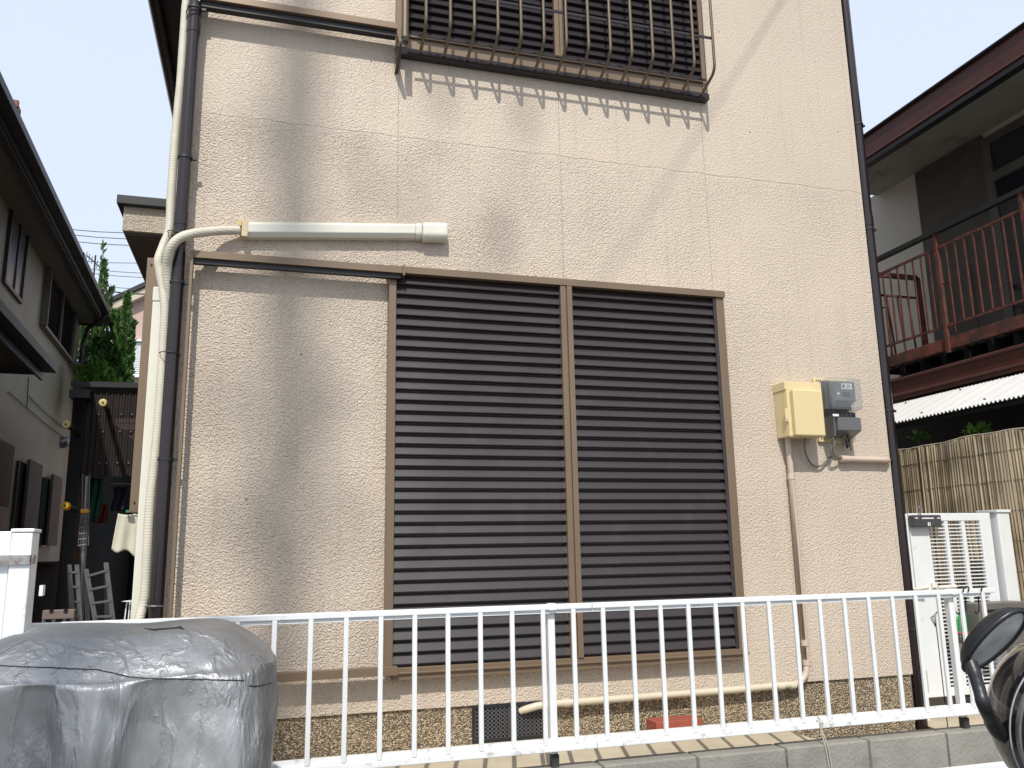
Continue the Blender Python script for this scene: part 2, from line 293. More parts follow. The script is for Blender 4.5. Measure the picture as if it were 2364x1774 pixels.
# silver cover
M_cover = mat('silver_coated_fabric', (.31, .315, .322), .43, .62, .25, 3); n = M_cover.node_tree; b = n.nodes['Principled BSDF']
tc = n.nodes.new('ShaderNodeTexCoord'); mp = n.nodes.new('ShaderNodeMapping'); mp.inputs['Scale'].default_value = (1.0, 1.0, .32); mp.inputs['Rotation'].default_value = (0, .35, 0); n.links.new(tc.outputs['Object'], mp.inputs[0])
nz = n.nodes.new('ShaderNodeTexNoise'); nz.inputs['Scale'].default_value = 11; nz.inputs['Detail'].default_value = 6; nz.inputs['Roughness'].default_value = .55; nz.inputs['Distortion'].default_value = .35; n.links.new(mp.outputs[0], nz.inputs['Vector'])
vv = n.nodes.new('ShaderNodeTexVoronoi'); vv.feature = 'DISTANCE_TO_EDGE'; vv.inputs['Scale'].default_value = 9; n.links.new(mp.outputs[0], vv.inputs['Vector'])
nw = n.nodes.new('ShaderNodeVectorMath'); nw.operation = 'MULTIPLY_ADD'; nw.inputs[1].default_value = (.16,)*3; n.links.new(nz.outputs['Color'], nw.inputs[0]); n.links.new(mp.outputs[0], nw.inputs[2]); n.links.new(nw.outputs[0], vv.inputs['Vector'])
ma = n.nodes.new('ShaderNodeMapRange'); ma.inputs[1].default_value = 0; ma.inputs[2].default_value = .12; ma.inputs[3].default_value = 1; ma.inputs[4].default_value = 0; n.links.new(vv.outputs['Distance'], ma.inputs[0])
mq = n.nodes.new('ShaderNodeMath'); mq.operation = 'MULTIPLY_ADD'; mq.inputs[1].default_value = .22; n.links.new(ma.outputs[0], mq.inputs[0]); n.links.new(nz.outputs['Fac'], mq.inputs[2])
rg = n.nodes.new('ShaderNodeTexNoise'); rg.noise_type = 'RIDGED_MULTIFRACTAL'; rg.inputs['Scale'].default_value = 5; rg.inputs['Detail'].default_value = 3; rg.inputs['Distortion'].default_value = .3; n.links.new(mp.outputs[0], rg.inputs['Vector'])
mr_ = n.nodes.new('ShaderNodeMath'); mr_.operation = 'MULTIPLY_ADD'; mr_.inputs[1].default_value = .30; n.links.new(rg.outputs['Fac'], mr_.inputs[0]); n.links.new(mq.outputs[0], mr_.inputs[2]); mq = mr_
bp = n.nodes.new('ShaderNodeBump'); bp.inputs['Distance'].default_value = .011; n.links.new(mq.outputs[0], bp.inputs['Height']); n.links.new(bp.outputs[0], b.inputs['Normal'])
def leafmat(name, c, c2):
    m = mat(name, c, .6, 0, .3, 3); n = m.node_tree; b = n.nodes['Principled BSDF']; g = n.nodes.new('ShaderNodeNewGeometry')
    cr = n.nodes.new('ShaderNodeValToRGB'); cr.color_ramp.elements[0].color = (*c, 1); cr.color_ramp.elements[1].color = (*c2, 1); n.links.new(g.outputs['Random Per Island'], cr.inputs[0]); n.links.new(cr.outputs[0], b.inputs['Base Color'])
    return m
M_cyp = leafmat('cypress_foliage', (.012, .045, .008), (.07, .17, .02))
M_leaf = leafmat('bright_leaves', (.04, .12, .015), (.14, .28, .04))
M_bark = mat('bark', (.08, .055, .04), .9)
# ---------------------------------------------------------------- ground
def struct(name, o): o['kind'] = 'structure'; return o
struct('s', MB().box(-60, 60, -60, -.79, -.3, 0).build('street', M_asph))
struct('s', MB().box(-60, 60, -.655, 80, -.3, .55).build('ground', mat('packed_earth', (.16, .14, .11), .95, 0, .2, 4, bump=.01, bscale=30)))
yd = MB().prism([(-.9, -.65), (AZ(1872, 1704, .70).x+.10, -.65), (AZ(1872, 1704, .70).x, AZ(1872, 1704, .70).y), (AZ(1829, 1690, .70).x, -.001), (-.9, -.001)], 'z', .552, .700).build('yard_slab', M_yard); yd['kind'] = 'structure'
yd2 = MB().prism([(3.28, -.65), (4.3, -.65), (4.3, 1.9), (3.43, 1.9), (3.43, -.001)], 'z', .552, .60).build('path', M_yard); yd2['kind'] = 'structure'

# ---------------------------------------------------------------- main house
XL, XR = -.45, A(1941, 0, 0).x
H = thing('house', (1.5, 2.5, .55), 'two storey beige pink stucco house with brown louvred shutters, facing the street', 'house')
wm = MB()
wm.add([(XL, 0, .866), (XR, 0, .866), (XR, 0, 6.0), (XL, 0, 6.0)], [(0, 1, 2, 3)])
wm.build('front_wall', M_wall, H)
wm = MB(); wm.add([(XL, .001, .866), (XL, 6.5, .866), (XL, 6.5, 6.0), (XL, .001, 6.0)], [(0, 1, 2, 3)])
wm.add([(XR, .001, .866), (XR, 6.5, .866), (XR, 6.5, 6.0), (XR, .001, 6.0)], [(0, 1, 2, 3)])
wm.add([(XL, 6.5, .866), (XR, 6.5, .866), (XR, 6.5, 6.0), (XL, 6.5, 6.0)], [(0, 1, 2, 3)])
wm.add([(XL, 0, .866), (XR, 0, .866), (XR, 6.5, .866), (XL, 6.5, .866)], [(0, 1, 2, 3)]); wm.build('side_wall', M_side, H)
MB().box(XL+.012, XR-.012, .012, 6.4, .4, .864).build('foundation', M_agg, H)
# under-floor vent with perforated plate
vt = MB(); p0 = A(1092, 1640, -.0); p1 = A(1256, 1640, -.0)
vx0, vx1, vz0, vz1 = p0.x, p1.x, .703, .866
vt.box(vx0-.004, vx1+.004, -.004, .006, vz0, vz0+.012); vt.box(vx0-.004, vx0+.008, -.004, .006, vz0+.012, vz1); vt.box(vx1-.008, vx1+.004, -.004, .006, vz0+.012, vz1); vt.box(vx0+.008, vx1-.008, -.004, .006, vz1-.014, vz1)
vf = vt.build('underfloor_vent', M_black, H)
M_perf = mat('grey_perforated_plate', (.10, .10, .105), .5, .2); n = M_perf.node_tree; b = n.nodes['Principled BSDF']
MB().box(vx0+.008, vx1-.008, .0095, .0115, vz0+.012, vz1-.014).build('backing', M_void, vf)
pl = MB()      # perforated grille: cells with real round holes
cs = .0195; nx = int((vx1-vx0-.016)/cs); nzc = int((vz1-vz0-.026)/cs)+1
for i in range(nx):
    for j in range(nzc):
        cx = vx0+.008+(i+.5)*(vx1-vx0-.016)/nx; cz = vz0+.012+(j+.5)*(vz1-vz0-.026)/nzc; hx = (vx1-vx0-.016)/nx/2; hz = (vz1-vz0-.026)/nzc/2
        ring = []; sq = []
        for k in range(8):
            a = math.pi/4*k+math.pi/8; ring.append((cx+.0062*math.cos(a), .001, cz+.0062*math.sin(a)))
            t = 1/max(abs(math.cos(a)), abs(math.sin(a))); sq.append((cx+hx*t*math.cos(a), .001, cz+hz*t*math.sin(a)))
        fs = [(k, (k+1) % 8, (k+1) % 8+8, k+8) for k in range(8)]
        pl.add(ring+sq, fs)
pl.build('grille', M_perf, vf)

def louvre(x0, x1, z0, z1, y0, pitch, dep=.020, face=.79):
    m = MB(); nn = int(round((z1-z0)/pitch)); pt = (z1-z0)/nn
    for i in range(nn):
        zt = z1 - i*pt
        zb = zt - pt*face
        # tilted face, lower lip, return
        prof = [(y0, zt), (y0-dep, zb), (y0-dep+.001, zb-.0035), (y0+.004, zb-.004), (y0+.004, zt)]
        m.prism(prof, 'x', x0, x1)
    m.box(x0, x1, y0+.006, y0+.010, z0, z1)
    return m
# lower window
def wz(x, y, Y): return A(x, y, Y)
wp = -.055
L0 = A(898, 700, wp).x; R1 = A(1671, 700, wp).x
ztop = A(1300, 645, wp).z; zbot = A(1300, 1548, wp).z
W = thing('tmp', (0, 0, 0), None, None); COL.objects.unlink(W)
W = MB()
fr = MB(); sw = .030
LX1 = A(915, 700, wp).x
fr.box(L0, LX1, wp, .0, zbot+.035, ztop-.002)                                     # left stile
fr.box(A(1667, 900, wp).x, R1, wp, .0, zbot+.02, ztop-.002)
zhd = ztop-.036
fr.box(L0+.002, R1+.004, wp-.012, .0, zhd, ztop)                        # head
fr.box(LX1, R1-.004, wp-.004, .0, zbot, zbot+.052)
fr.box(LX1+.02, R1-.002, wp-.016, wp-.004, zbot+.026, zbot+.034)
win = fr.build('shutter_window', M_frame, H, bev=.0015)
mull = (A(1293, 680, wp).x, A(1319, 680, wp).x)
mm_ = MB(); mc = (mull[0]+mull[1])/2
mm_.box(mull[0], mc-.003, wp-.008, -.012, zbot+.053, zhd-.001); mm_.box(mc+.003, mull[1], wp-.012, -.012, zbot+.053, zhd-.001); mm_.box(mc-.003, mc+.003, wp-.002, -.012, zbot+.053, zhd-.001)
mm_.build('mullion', M_frame, win, bev=.0015)
RX0 = A(1667, 900, wp).x
louvre(LX1+.002, mull[0]-.001, zbot+.056, zhd-.004, -.028, .0515).build('louvre_panel', M_slat, win)
louvre(mull[1]+.001, RX0-.002, zbot+.056, zhd-.004, -.028, .0515).build('louvre_panel', M_slat, win)
jb = MB(); jb.box(RX0-.016, RX0-.001, -.05, -.012, zbot+.056, zhd-.004); jb.build('side_channel', M_slat2, win)
# shutter storage case outline at left
tb = MB()
tl = A(441, 574, -.09); tr = A(929, 616, -.09); bl = A(441, 1575, -.09)
zt1 = tr.z; zt0 = zt1-.034
zb1 = A(800, 1556, -.09).z + .018; zb0 = zb1-.036
tb.box(tl.x+.0135, tr.x, -.095, -.05, zt0, zt1); tb.box(tl.x, tl.x+.0125, -.095, -.05, zb0, zt1)
tb.box(tl.x+.0135, A(918, 1556, -.09).x, -.095, -.05, zb0, zb1)
tb.box(L0-.012, L0+.004, -.05, 0, zt0+.006, zt1-.006)
tc_ = tb.build('shutter_case_rail', M_frame, win, bev=.001)
MB().box(tl.x+.0135, tr.x-.006, -.080, -.052, zt0-.022, zt0-.0005).build('rail_groove', M_black, win)
ee = MB(); ee.box(tr.x+.001, tr.x+.012, -.098, -.052, zt0-.01, zt1+.008); ee.build('end_cap', M_frame, win)
# upper window
uL = A(921, 60, -.05).x; uR = A(1632, 180, -.05).x
ub = 4.10; ut = 5.75
uf = MB(); uf.box(uL-.012, uL+.035, -.05, 0, ub+.001, ut); uf.box(uR-.030, uR, -.05, 0, ub+.001, ut); uf.box(uL+.036, uR-.031, -.045, 0, ub+.002, ub+.062); uf.box(uL+.036, uR-.031, -.058, 0, ub+.0625, ub+.074); uf.box(uL-.012, uR, -.06, 0, ut, ut+.035)
uw = uf.build('upper_shutter_window', M_frame, H, bev=.001)
umx0 = A(1278, 60, -.05).x; umx1 = A(1299, 60, -.05).x
mm_ = MB(); uc = (umx0+umx1)/2; mm_.box(umx0, uc-.002, -.062, -.012, ub+.075, ut-.001); mm_.box(uc+.002, umx1, -.066, -.012, ub+.075, ut-.001); mm_.box(uc-.002, uc+.002, -.056, -.012, ub+.075, ut-.001); mm_.build('mullion', M_frame, uw)
louvre(uL+.037, umx0-.001, ub+.076, ut-.002, -.026, .0515).build('louvre_panel', M_slat2, uw)
louvre(umx1+.001, uR-.032, ub+.076, ut-.002, -.026, .0515).build('louvre_panel', M_slat2, uw)
sb = MB(); sb.box(uL-.01, uR+.008, -.050, 0, ub-.036, ub-.001); sb.box(uL+.05, uR-.02, -.056, -.0505, ub-.030, ub-.018); sb.build('sill', M_pipe, uw, bev=.002)
# upper shutter case rail
tb = MB(); q0 = A(475, 3, -.10); q1 = A(918, 68, -.10); zr = q1.z
tb.box(XL+.06, uL-.014, -.105, -.05, zr, zr+.034); MB().box(XL+.06, uL-.02, -.085, -.045, zr-.030, zr-.0005).build('rail_groove', M_black, uw)
tb.box(XL+.05, XL+.0595, -.105, -.05, zr-.02, 5.75); 
tb.build('upper_shutter_case_rail', M_frame, uw, bev=.001)
# corner stanchion and bracket
P = .215
sx0 = A(927, 60, -.15)
st_ = MB(); st_.tube([(sx0.x+.018, -.15, A(935, 88, -.15).z), (sx0.x+.018, -.15, 5.8)], .0195, 14); st_.build('guard_post', M_cage, uw)
bk = MB(); bk.box(sx0.x+.004, sx0.x+.034, -.168, -.132, A(935, 98, -.15).z, A(935, 88, -.15).z); bk.prism([(0, ub-.045), (-.165, ub-.045), (-.165, ub-.062), (-.03, ub-.125), (0, ub-.125)], 'x', sx0.x-.012, sx0.x+.004)
bk.build('guard_bracket', M_pipe, uw)
# guard cage
cage = thing('window_guard', (1.5, -.1, ub-.05), 'bronze bar window guard curving inward below the upper shutters', 'window guard')
x_first = A(984, 30, -P).x; x_last = A(1646, 100, -P).x
nb = 14; zb_ = ub-.012
zbend = 4.165
for i in range(nb):
    x = x_first + (x_last-x_first)*i/(nb-1)
    pts = [(x, -P, 5.7), (x, -P, zbend+.02)]
    R_ = .07
    for k in range(1, 7):
        a = math.radians(58*k/6); pts.append((x, -P + R_*(1-math.cos(a)), zbend+.02 - R_*math.sin(a)))
    e_ = Vector(pts[-1]); end = Vector((x, -.064, 4.083)); pts.append(tuple(end))
    MB().tube(pts, .0085, 10, flat=.8).build('guard_bar', M_cage, cage)
zf = A(1648, 88, -P).z
MB().box(x_first-.06, x_last+.012, -P+.006, -P+.012, zf-.006, zf+.009).build('flat_rail', M_pipe, cage)
MB().box(x_first-.06, x_last+.012, -P+.006, -P+.012, zf+.65, zf+.674).build('flat_rail', M_cage, cage)
MB().box(x_first-.06, x_last-.01, -.139, -.133, 4.120, 4.132).build('flat_rail', M_pipe, cage)
# downpipes
def downpipe(x, r, z0, z1, joints, clips, yp=-.075):
    m = MB(); m.tube([(x, yp, z0), (x, yp, z1)], r, 20)
    for zj in joints: m.tube([(x, yp, zj-.03), (x, yp, zj+.03)], r+.0025, 20)
    o = m.build('downpipe', M_pipe, H)
    for zc in clips:
        c = MB(); c.tube([(x, yp, zc-.006), (x, yp, zc+.006)], r+.0045, 20); c.box(x-.006, x+.006, yp+.03, .06, zc-.005, zc+.005); c.box(x+r, x+r+.022, yp-.007, yp+.007, zc-.006, zc+.006)
        c.build('clip', M_black, o)
    return o
pxl = A(422, 450, -.075).x
downpipe(pxl, .029, .56, 6.0, [3.05, 4.02], [4.12, 2.75, 1.96, 3.35])
downpipe(XR+.033, .030, .56, 6.0, [3.45], [4.08, 3.40, 2.30, 1.10], yp=.012)
# roof: eaves, tiles
rf = MB(); rf.box(XL-.47, XR+.47, -.45, 7.0, 5.72, 5.78)
ro = rf.build('eaves_soffit', M_black, H)
g_ = MB(); 
for xx in (XL-.50, XR+.50): g_.tube([(xx, -.5, 5.68), (xx, 7.0, 5.68)], .05, 12)
g_.tube([(XL-.5, -.5, 5.68), (XR+.5, -.5, 5.68)], .05, 12); g_.build('gutter', M_pipe, H)
hr = MB(); hr.add([(XL-.5, -.5, 5.78), (XR+.5, -.5, 5.78), (XR+.5, 7.05, 5.78), (XL-.5, 7.05, 5.78), (1.2, 3.0, 7.0), (1.75, 3.6, 7.0)], [(0, 1, 4), (1, 2, 5, 4), (2, 3, 5), (3, 0, 4, 5), (0, 3, 2, 1)])
hr.build('roof', M_tile, H)
rt = MB()
for i, (px_, py_, Y_) in enumerate(((389, 155, 3.4), (393, 180, 3.7), (397, 200, 4.0), (400, 222, 4.3))):
    c = A(px_, py_, Y_); rt.box(c.x-.02, c.x+.2, Y_, Y_+.3, c.z-.10, c.z+.05)
rt.build('ridge_tile', M_tile, H, bev=.01)
# side bay canopy
cn = MB(); cn.box(-.85, XL-.002, 1.06, 3.0, 3.40, 3.545); cb = cn.build('side_canopy', M_side, H)
MB().box(-.885, XL-.003, 1.02, 3.05, 3.546, 3.60).build('canopy_flashing', M_black, cb, bev=.004)
MB().box(-.84, XL-.003, 1.09, 2.98, 3.385, 3.399).build('canopy_soffit', mat('brown_soffit', (.07, .055, .045), .8), cb)
# brown side shutter box
bd = MB(); bd.box(-.598, XL-.001, .30, .34, 1.757, 2.985); bd.box(-.598, -.585, .34, 1.2, 1.757, 2.985)
bb = bd.build('side_shutter_case', M_frame, H, bev=.002)
for z_ in (1.80, 2.95): MB().tube([(-.578, .296, z_), (-.578, .302, z_)], .005, 10).build('screw', M_black, bb)
# ---------------------------------------------------------------- duct, hoses
D = thing('duct_cover', (.3, -.03, 3.05), 'ivory plastic aircon duct cover running sideways over the lower shutters', 'duct cover')
c0 = A(560, 551, -.0); c1 = A(955, 553, -.0)
def ductbox(xa, za, xb, zb, h, d, mb):
    vs = []
    for x, z in ((xa, za), (xb, zb)):
        vs += [(x, 0, z), (x, -d+.018, z), (x, -d, z+.020), (x, -d, z+h-.014), (x, -d+.014, z+h), (x, 0, z+h)]
    mb.add(vs, [(0, 1, 2, 3, 4, 5), (11, 10, 9, 8, 7, 6)] + [(i, i+6, (i+1) % 6+6, (i+1) % 6) for i in range(6)])
def fz(x):  # lower edge height along the duct
    t = (x-c0.x)/(c1.x-c0.x); return (A(560, 547, -.045).z)*(1-t) + A(955, 549, -.045).z*t
m = MB(); ductbox(c0.x, fz(c0.x), c1.x, fz(c1.x), .074, .058, m); m.build('duct_body', M_duct, D, bev=.003)
xe = A(1033, 540, -.05).x; xm = A(975, 540, -.05).x
m = MB(); ductbox(c1.x, fz(c1.x)-.004, xm, fz(xm)-.004, .082, .062, m); ductbox(xm, fz(xm)-.012, xe, fz(xe)-.014, .090, .072, m); m.build('end_cover', M_duct, D, bev=.014)
m = MB(); m.box(c0.x-.004, c0.x+.024, -.0610, 0, fz(c0.x)-.002, fz(c0.x)+.077); m.build('sealant_band', mat('yellowed_duct_edge', (.60, .52, .34), .5, 0, .25, 25, stain=((.45, .27, .06), 30, .5, .65)), D, bev=.002)
m = MB(); m.box(c0.x-.022, c0.x-.004, -.045, -.005, fz(c0.x)+.052, fz(c0.x)+.078); m.build('foam_sealant', M_ductrust, D, bev=.005)
def wrap(name, pts, r, label, flat=1):
    p = spline(pts, 14); out_ = [p[0]]
    o = MB(); rad = [r*(1+.018*((i % 2)*2-1)+.02*math.sin(i*.37)) for i in range(len(p))]
    o.tube(p, rad, 14, flat=flat); return tag(o.build(name, M_hose), label, 'hose', 'tape wrapped aircon hoses')
mainp = [(431, -30, -.05), (430, 5, -.05), (427, 40, -.05), (419, 163, -.05), (412, 244, -.045), (404, 325, -.04), (396, 440, -.04), (393, 500, -.04), (390, 535, -.045), (377, 568, -.05), (366, 600, -.06), (369, 628, -.06), (378, 680, -.06), (381, 725, -.06), (377, 800, -.05), (371, 900, -.05), (360, 1036, -.05), (346, 1171, -.05), (336, 1350, -.05), (331, 1395, -.05), (322, 1430, -.06), (312, 1480, -.08), (305, 1600, -.06)]
wrap('wrapped_hose', [A(a, b_, Y) for a, b_, Y in mainp], .0195, 'long ivory tape wrapped hose running down beside the left drainpipe')
br = [(380, 860, -.03), (386, 760, -.03), (389, 700, -.045), (386, 655, -.07), (386, 622, -.09), (388, 597, -.115), (395, 572, -.14), (412, 552, -.15), (440, 541, -.14), (475, 536, -.10), (510, 533, -.06), (553, 532, -.04)]
wrap('wrapped_hose', [A(a, b_, Y) for a, b_, Y in br], .021, 'short ivory tape wrapped hose curving over the left drainpipe into the duct cover')
wd = MB(); t0 = A(366, 672, .06); b0 = A(319, 1428, .06)
xa, xb = t0.x-.018, t0.x+.026
wd.box(xa, xb, .03, .09, .6, t0.z-.06)
wo = thing('vertical_duct_cover', (xa, .05, .6), 'tall narrow ivory duct cover standing on the house corner behind the wrapped hose', 'duct cover')
wd.build('duct_body', M_duct, wo, bev=.004)
MB().box(xa-.002, xb+.002, .027, .092, t0.z-.059, t0.z+.01).build('top_cap', M_duct, wo, bev=.006)
# cable ties
for i, (px_, py_, w_) in enumerate(((455, 33, .035), (440, 40, .03), (402, 542, .045), (384, 818, .045))):
    c = A(px_, py_, -.075); c.x = pxl; o = MB()
    pts = []
    for k in range(17):
        a = 2*math.pi*k/16; pts.append((c.x - .003 + .034*math.cos(a)*(1 if math.cos(a) > 0 else (1.0, .9, 1.5, 1.5)[i]), -.075+.034*math.sin(a), c.z+.012*math.sin(i*2)*math.cos(a)+(.004*k/16)))
    o.tube(pts, .0022, 6); tag(o.build('cable_tie', M_black), ['thin black tie around the drainpipe near the top of the photo', 'black tie holding hose and drainpipe near the top of the photo', 'black tie just above where the two wrapped hoses meet', 'black tie beside the long brown shutter case edge, holding the straight hose'][i], 'cable tie', 'black cable ties round the left drainpipe')
o = MB().tube([A(333, 1400, -.06), A(352, 1400, -.12), A(376, 1400, -.09)], .003, 6); tag(o.build('wire_band', M_alu), 'thin silver wire tied round the hose and the foot of the left drainpipe', 'wire')
# ---------------------------------------------------------------- meters
def mpt(x, y, Y): return A(1760+x/7.373, 850+y/7.373, Y)
BX = thing('switch_box', (2.75, 0, 2.11), 'cream yellow plastic service box on the wall, left of the electricity meter', 'electric box')
d1 = .145
m = MB(); x0, x1, z0, z1 = 2.648, 2.862, 2.122, 2.402
m.box(x0, x1, -.105, 0, z0, z1-.03); m.build('box_body', M_yel, BX, bev=.004)
m = MB(); m.box(x0-.004, x1+.012, -.112, 0, z1-.03, z1+.016); m.build('box_hood', M_yel, BX, bev=.003)
m = MB(); m.box(x0+.0, x1+.002, -.118, -.1055, z0-.004, z1-.031); m.box(x0+.018, x1-.014, -.150, -.1185, z0+.0, z1-.034); m.build('box_door', M_yel, BX, bev=.010)
m = MB(); m.box(x0-.016, x0+.0, -.117, -.108, 2.20, 2.27); m.build('latch_tab', M_yel, BX, bev=.002)
MB().tube([(x0-.009, -.1185, 2.212), (x0-.009, -.116, 2.212)], .003, 8).build('latch_hole', M_black, BX)
EM = thing('electricity_meter', (3.0, 0, 2.11), 'grey electricity meter under a clear cover on the wall, beside the cream box', 'electricity meter')
m = MB(); m.box(2.90, 3.122, -.02, 0, 2.108, 2.465); plt = m.build('back_plate', M_yel, EM, bev=.004)
for (x_, z_) in ((2.915, 2.452), (2.93, 2.453), (2.942, 2.452), (3.10, 2.124), (2.915, 2.126)): MB().tube([(x_, -.0215, z_), (x_, -.019, z_)], .0042, 8).build('screw_hole', M_black, plt)
m = MB(); m.box(2.935, 3.098, -.06, -.021, 2.285, 2.445); m.hexa([(2.955, -.118, 2.325), (3.085, -.118, 2.325), (3.085, -.118, 2.428), (2.955, -.118, 2.428), (2.948, -.061, 2.305), (3.092, -.061, 2.305), (3.092, -.061, 2.436), (2.948, -.061, 2.436)]); m.build('meter_unit', M_grey, EM, bev=.003)
m = MB(); m.box(2.915, 3.118, -.136, -.0215, 2.270, 2.452); m.build('clear_cover', M_clear, EM, bev=.016)
m = MB(); m.box(2.932, 3.108, -.075, -.0215, 2.234, 2.268); m.build('terminal_strip', mat('dark_terminal_plastic', (.03, .034, .04), .4), EM, bev=.003)
m = MB()
for k in range(5): m.box(2.960+k*.028, 2.966+k*.028, -.0765, -.0755, 2.244, 2.258)
m.build('terminal_mark', M_grey, EM)
m = MB(); m.hexa([(2.952, -.125, 2.160), (3.098, -.125, 2.160), (3.098, -.125, 2.232), (2.952, -.125, 2.232), (2.925, -.0215, 2.130), (3.118, -.0215, 2.130), (3.118, -.0215, 2.233), (2.925, -.0215, 2.233)]); m.build('terminal_cover', M_grey, EM, bev=.003)
m = MB(); m.box(2.925, 2.932, -.122, -.0215, 2.128, 2.24); m.build('cover_rib', M_grey, EM)
m = MB(); m.box(2.998, 3.066, -.1195, -.1185, 2.388, 2.420); stk = m.build('label_sticker', M_sticker, EM)
m = MB()
for r_ in range(4):
    for c_ in range(5):
        if random.random() < .75: m.box(3.028+c_*.007, 3.033+c_*.007, -.1205, -.1196, 2.393+r_*.006, 2.3965+r_*.006)
m.box(3.003, 3.020, -.1205, -.1196, 2.394, 2.414); m.build('label_print', mat('grey_print', (.12, .12, .12), .6), stk)
m = MB(); m.box(3.0, 3.05, -.1195, -.1185, 2.345, 2.372); m.build('display_window', mat('lcd_grey', (.05, .055, .05), .2), EM)
m = MB(); m.tube([(2.975, -.1195, 2.362), (2.975, -.118, 2.362)], .007, 12); m.build('round_seal', M_sticker, EM)
m = MB(); m.box(2.918, 2.955, -.130, -.1265, 2.234, 2.246); m.build('paper_tag', M_sticker, EM)
# cables and conduits
def cable(name, pts, r, mt, label, cat='cable', group=None): return tag(MB().tube(spline(pts, 8), r, 10).build(name, mt), label, cat, group)
def mz(x, z, Y): return (x, Y, z)
cable('power_cable', [mpt(1235, 1100, -.07), mpt(1180, 1290, -.07), mpt(1165, 1430, -.06), mpt(1215, 1530, -.05), mpt(1330, 1555, -.03), mpt(1400, 1550, -.03)], .0045, M_cable, 'outer grey cable looping from the meter into the horizontal conduit', group='cables below the meter')
cable('power_cable', [mpt(1290, 1100, -.07), mpt(1225, 1290, -.07), mpt(1200, 1420, -.06), mpt(1245, 1500, -.05), mpt(1340, 1530, -.03), mpt(1400, 1530, -.03)], .0045, M_cable, 'inner grey cable looping from the meter into the horizontal conduit', group='cables below the meter')
cable('power_cable', [mpt(1380, 1090, -.07), mpt(1375, 1250, -.06), mpt(1372, 1390, -.05), mpt(1395, 1300, -.06), mpt(1400, 1110, -.07)], .004, M_cable, 'short grey cable loop hanging under the meter, left one of the bunch', group='cables below the meter')
cable('power_cable', [mpt(1410, 1090, -.07), mpt(1440, 1230, -.06), mpt(1520, 1405, -.05), mpt(1500, 1300, -.06), mpt(1460, 1110, -.07)], .004, M_cable, 'short grey cable loop hanging under the meter, right one of the bunch', group='cables below the meter')
cable('power_cable', [mpt(1400, 1090, -.06), mpt(1425, 1240, -.05), mpt(1440, 1360, -.04), mpt(1470, 1260, -.05), mpt(1440, 1110, -.06)], .004, M_black, 'short black cable loop in the middle of the bunch under the meter', group='cables below the meter')
cable('power_cable', [mpt(725, 1200, -.05), mpt(720, 1380, -.04), mpt(780, 1560, -.03), mpt(880, 1670, -.02), mpt(1000, 1665, -.02), mpt(1080, 1590, -.02), mpt(1170, 1510, -.02)], .0052, M_cable, 'long grey cable sagging from the cream box to the horizontal conduit')
ch = thing('conduit', (3.15, -.03, 2.0), 'short horizontal beige conduit running from the meter cables to the right drainpipe', 'conduit')
m = MB(); m.tube([mpt(1330, 1545, -.03), mpt(2080, 1565, -.03)], .0165, 14, caps=False); m.tube([mpt(1330, 1545, -.03), mpt(1480, 1549, -.03)], .0185, 14, caps=True); m.build('conduit_pipe', M_pvc, ch)
m = MB(); m.tube([mpt(2050, 1565, -.03), mpt(2110, 1568, -.03), mpt(2140, 1575, -.01)], [.019, .019, .015], 14); m.build('elbow', M_pvc, ch)
cv = thing('conduit', (2.7, -.03, .86), 'long beige conduit dropping from the cream box, turning left along the foundation', 'conduit')
xv = 2.695; ze = .862
pts = [(xv, -.03, 2.13), (xv, -.03, .95)]
for k in range(0, 9): a = math.radians(90*k/8); pts.append((xv-.09+.09*math.cos(a), -.03, .95-.088*math.sin(a)))
pts2 = [pts[-1], (2.3, -.03, .858), (1.30, -.03, .853)]
m = MB(); m.tube(pts, .0165, 14)
for z_ in (1.915, 1.062, .965): m.tube([(xv, -.03, z_-.014), (xv, -.03, z_+.014)], .0195, 14)
m.build('conduit_pipe', M_pvc, cv)
m = MB(); m.tube(pts2, .0165, 14, caps=False)
for x_ in (2.6, 2.53, 1.38): m.tube([(x_-.016, -.03, .858 if x_ > 2 else .853), (x_+.016, -.03, .858 if x_ > 2 else .853)], .019, 14)
m.tube([(1.30, -.03, .853), (1.24, -.028, .848), (1.19, -.015, .835), (1.165, .0, .825)], [.0165, .017, .017, .014], 14); m.build('lower_pipe', M_pvc2, cv)
# brick on the slab
bk_ = A(1515, 1660, -.06)
tag(MB().box(A(1515, 1670, -.16).x, A(1622, 1670, -.16).x, -.16, -.05, .701, .762).build('brick', M_brick, bev=.003), 'red brick lying on the yard slab against the pebble foundation', 'brick')

# ---------------------------------------------------------------- block wall
BW = thing('block_wall', (1, -.72, 0), 'low grey concrete block wall under the white railing', 'wall')
WX0, WX1, WT = -3.2, 3.36, .755
m = MB(); pitch = .3955; jx = A(1818, 1760, -.78).x
k = int((WX0-jx)/pitch)-1; x = jx+k*pitch
edges = []
while x < WX1: edges.append(x); x += pitch
blk = MB()
for x in edges:
    a, b_ = max(x+.005, WX0), min(x+pitch-.005, WX1)
    if b_-a < .03: continue
    for r_ in range(4):
        zt = WT - r_*.2; j = random.uniform(-.0015, .0015)
        off = 0
        blk.box(a, b_, -.78+j, -.68+j, zt-.19, zt+(j if r_ == 0 else 0))
blk.build('concrete_block', M_conc, BW, bev=.006)
MB().box(WX0, WX1-.002, -.775, -.685, -.05, WT-.004).build('mortar_joint', M_mortar, BW)
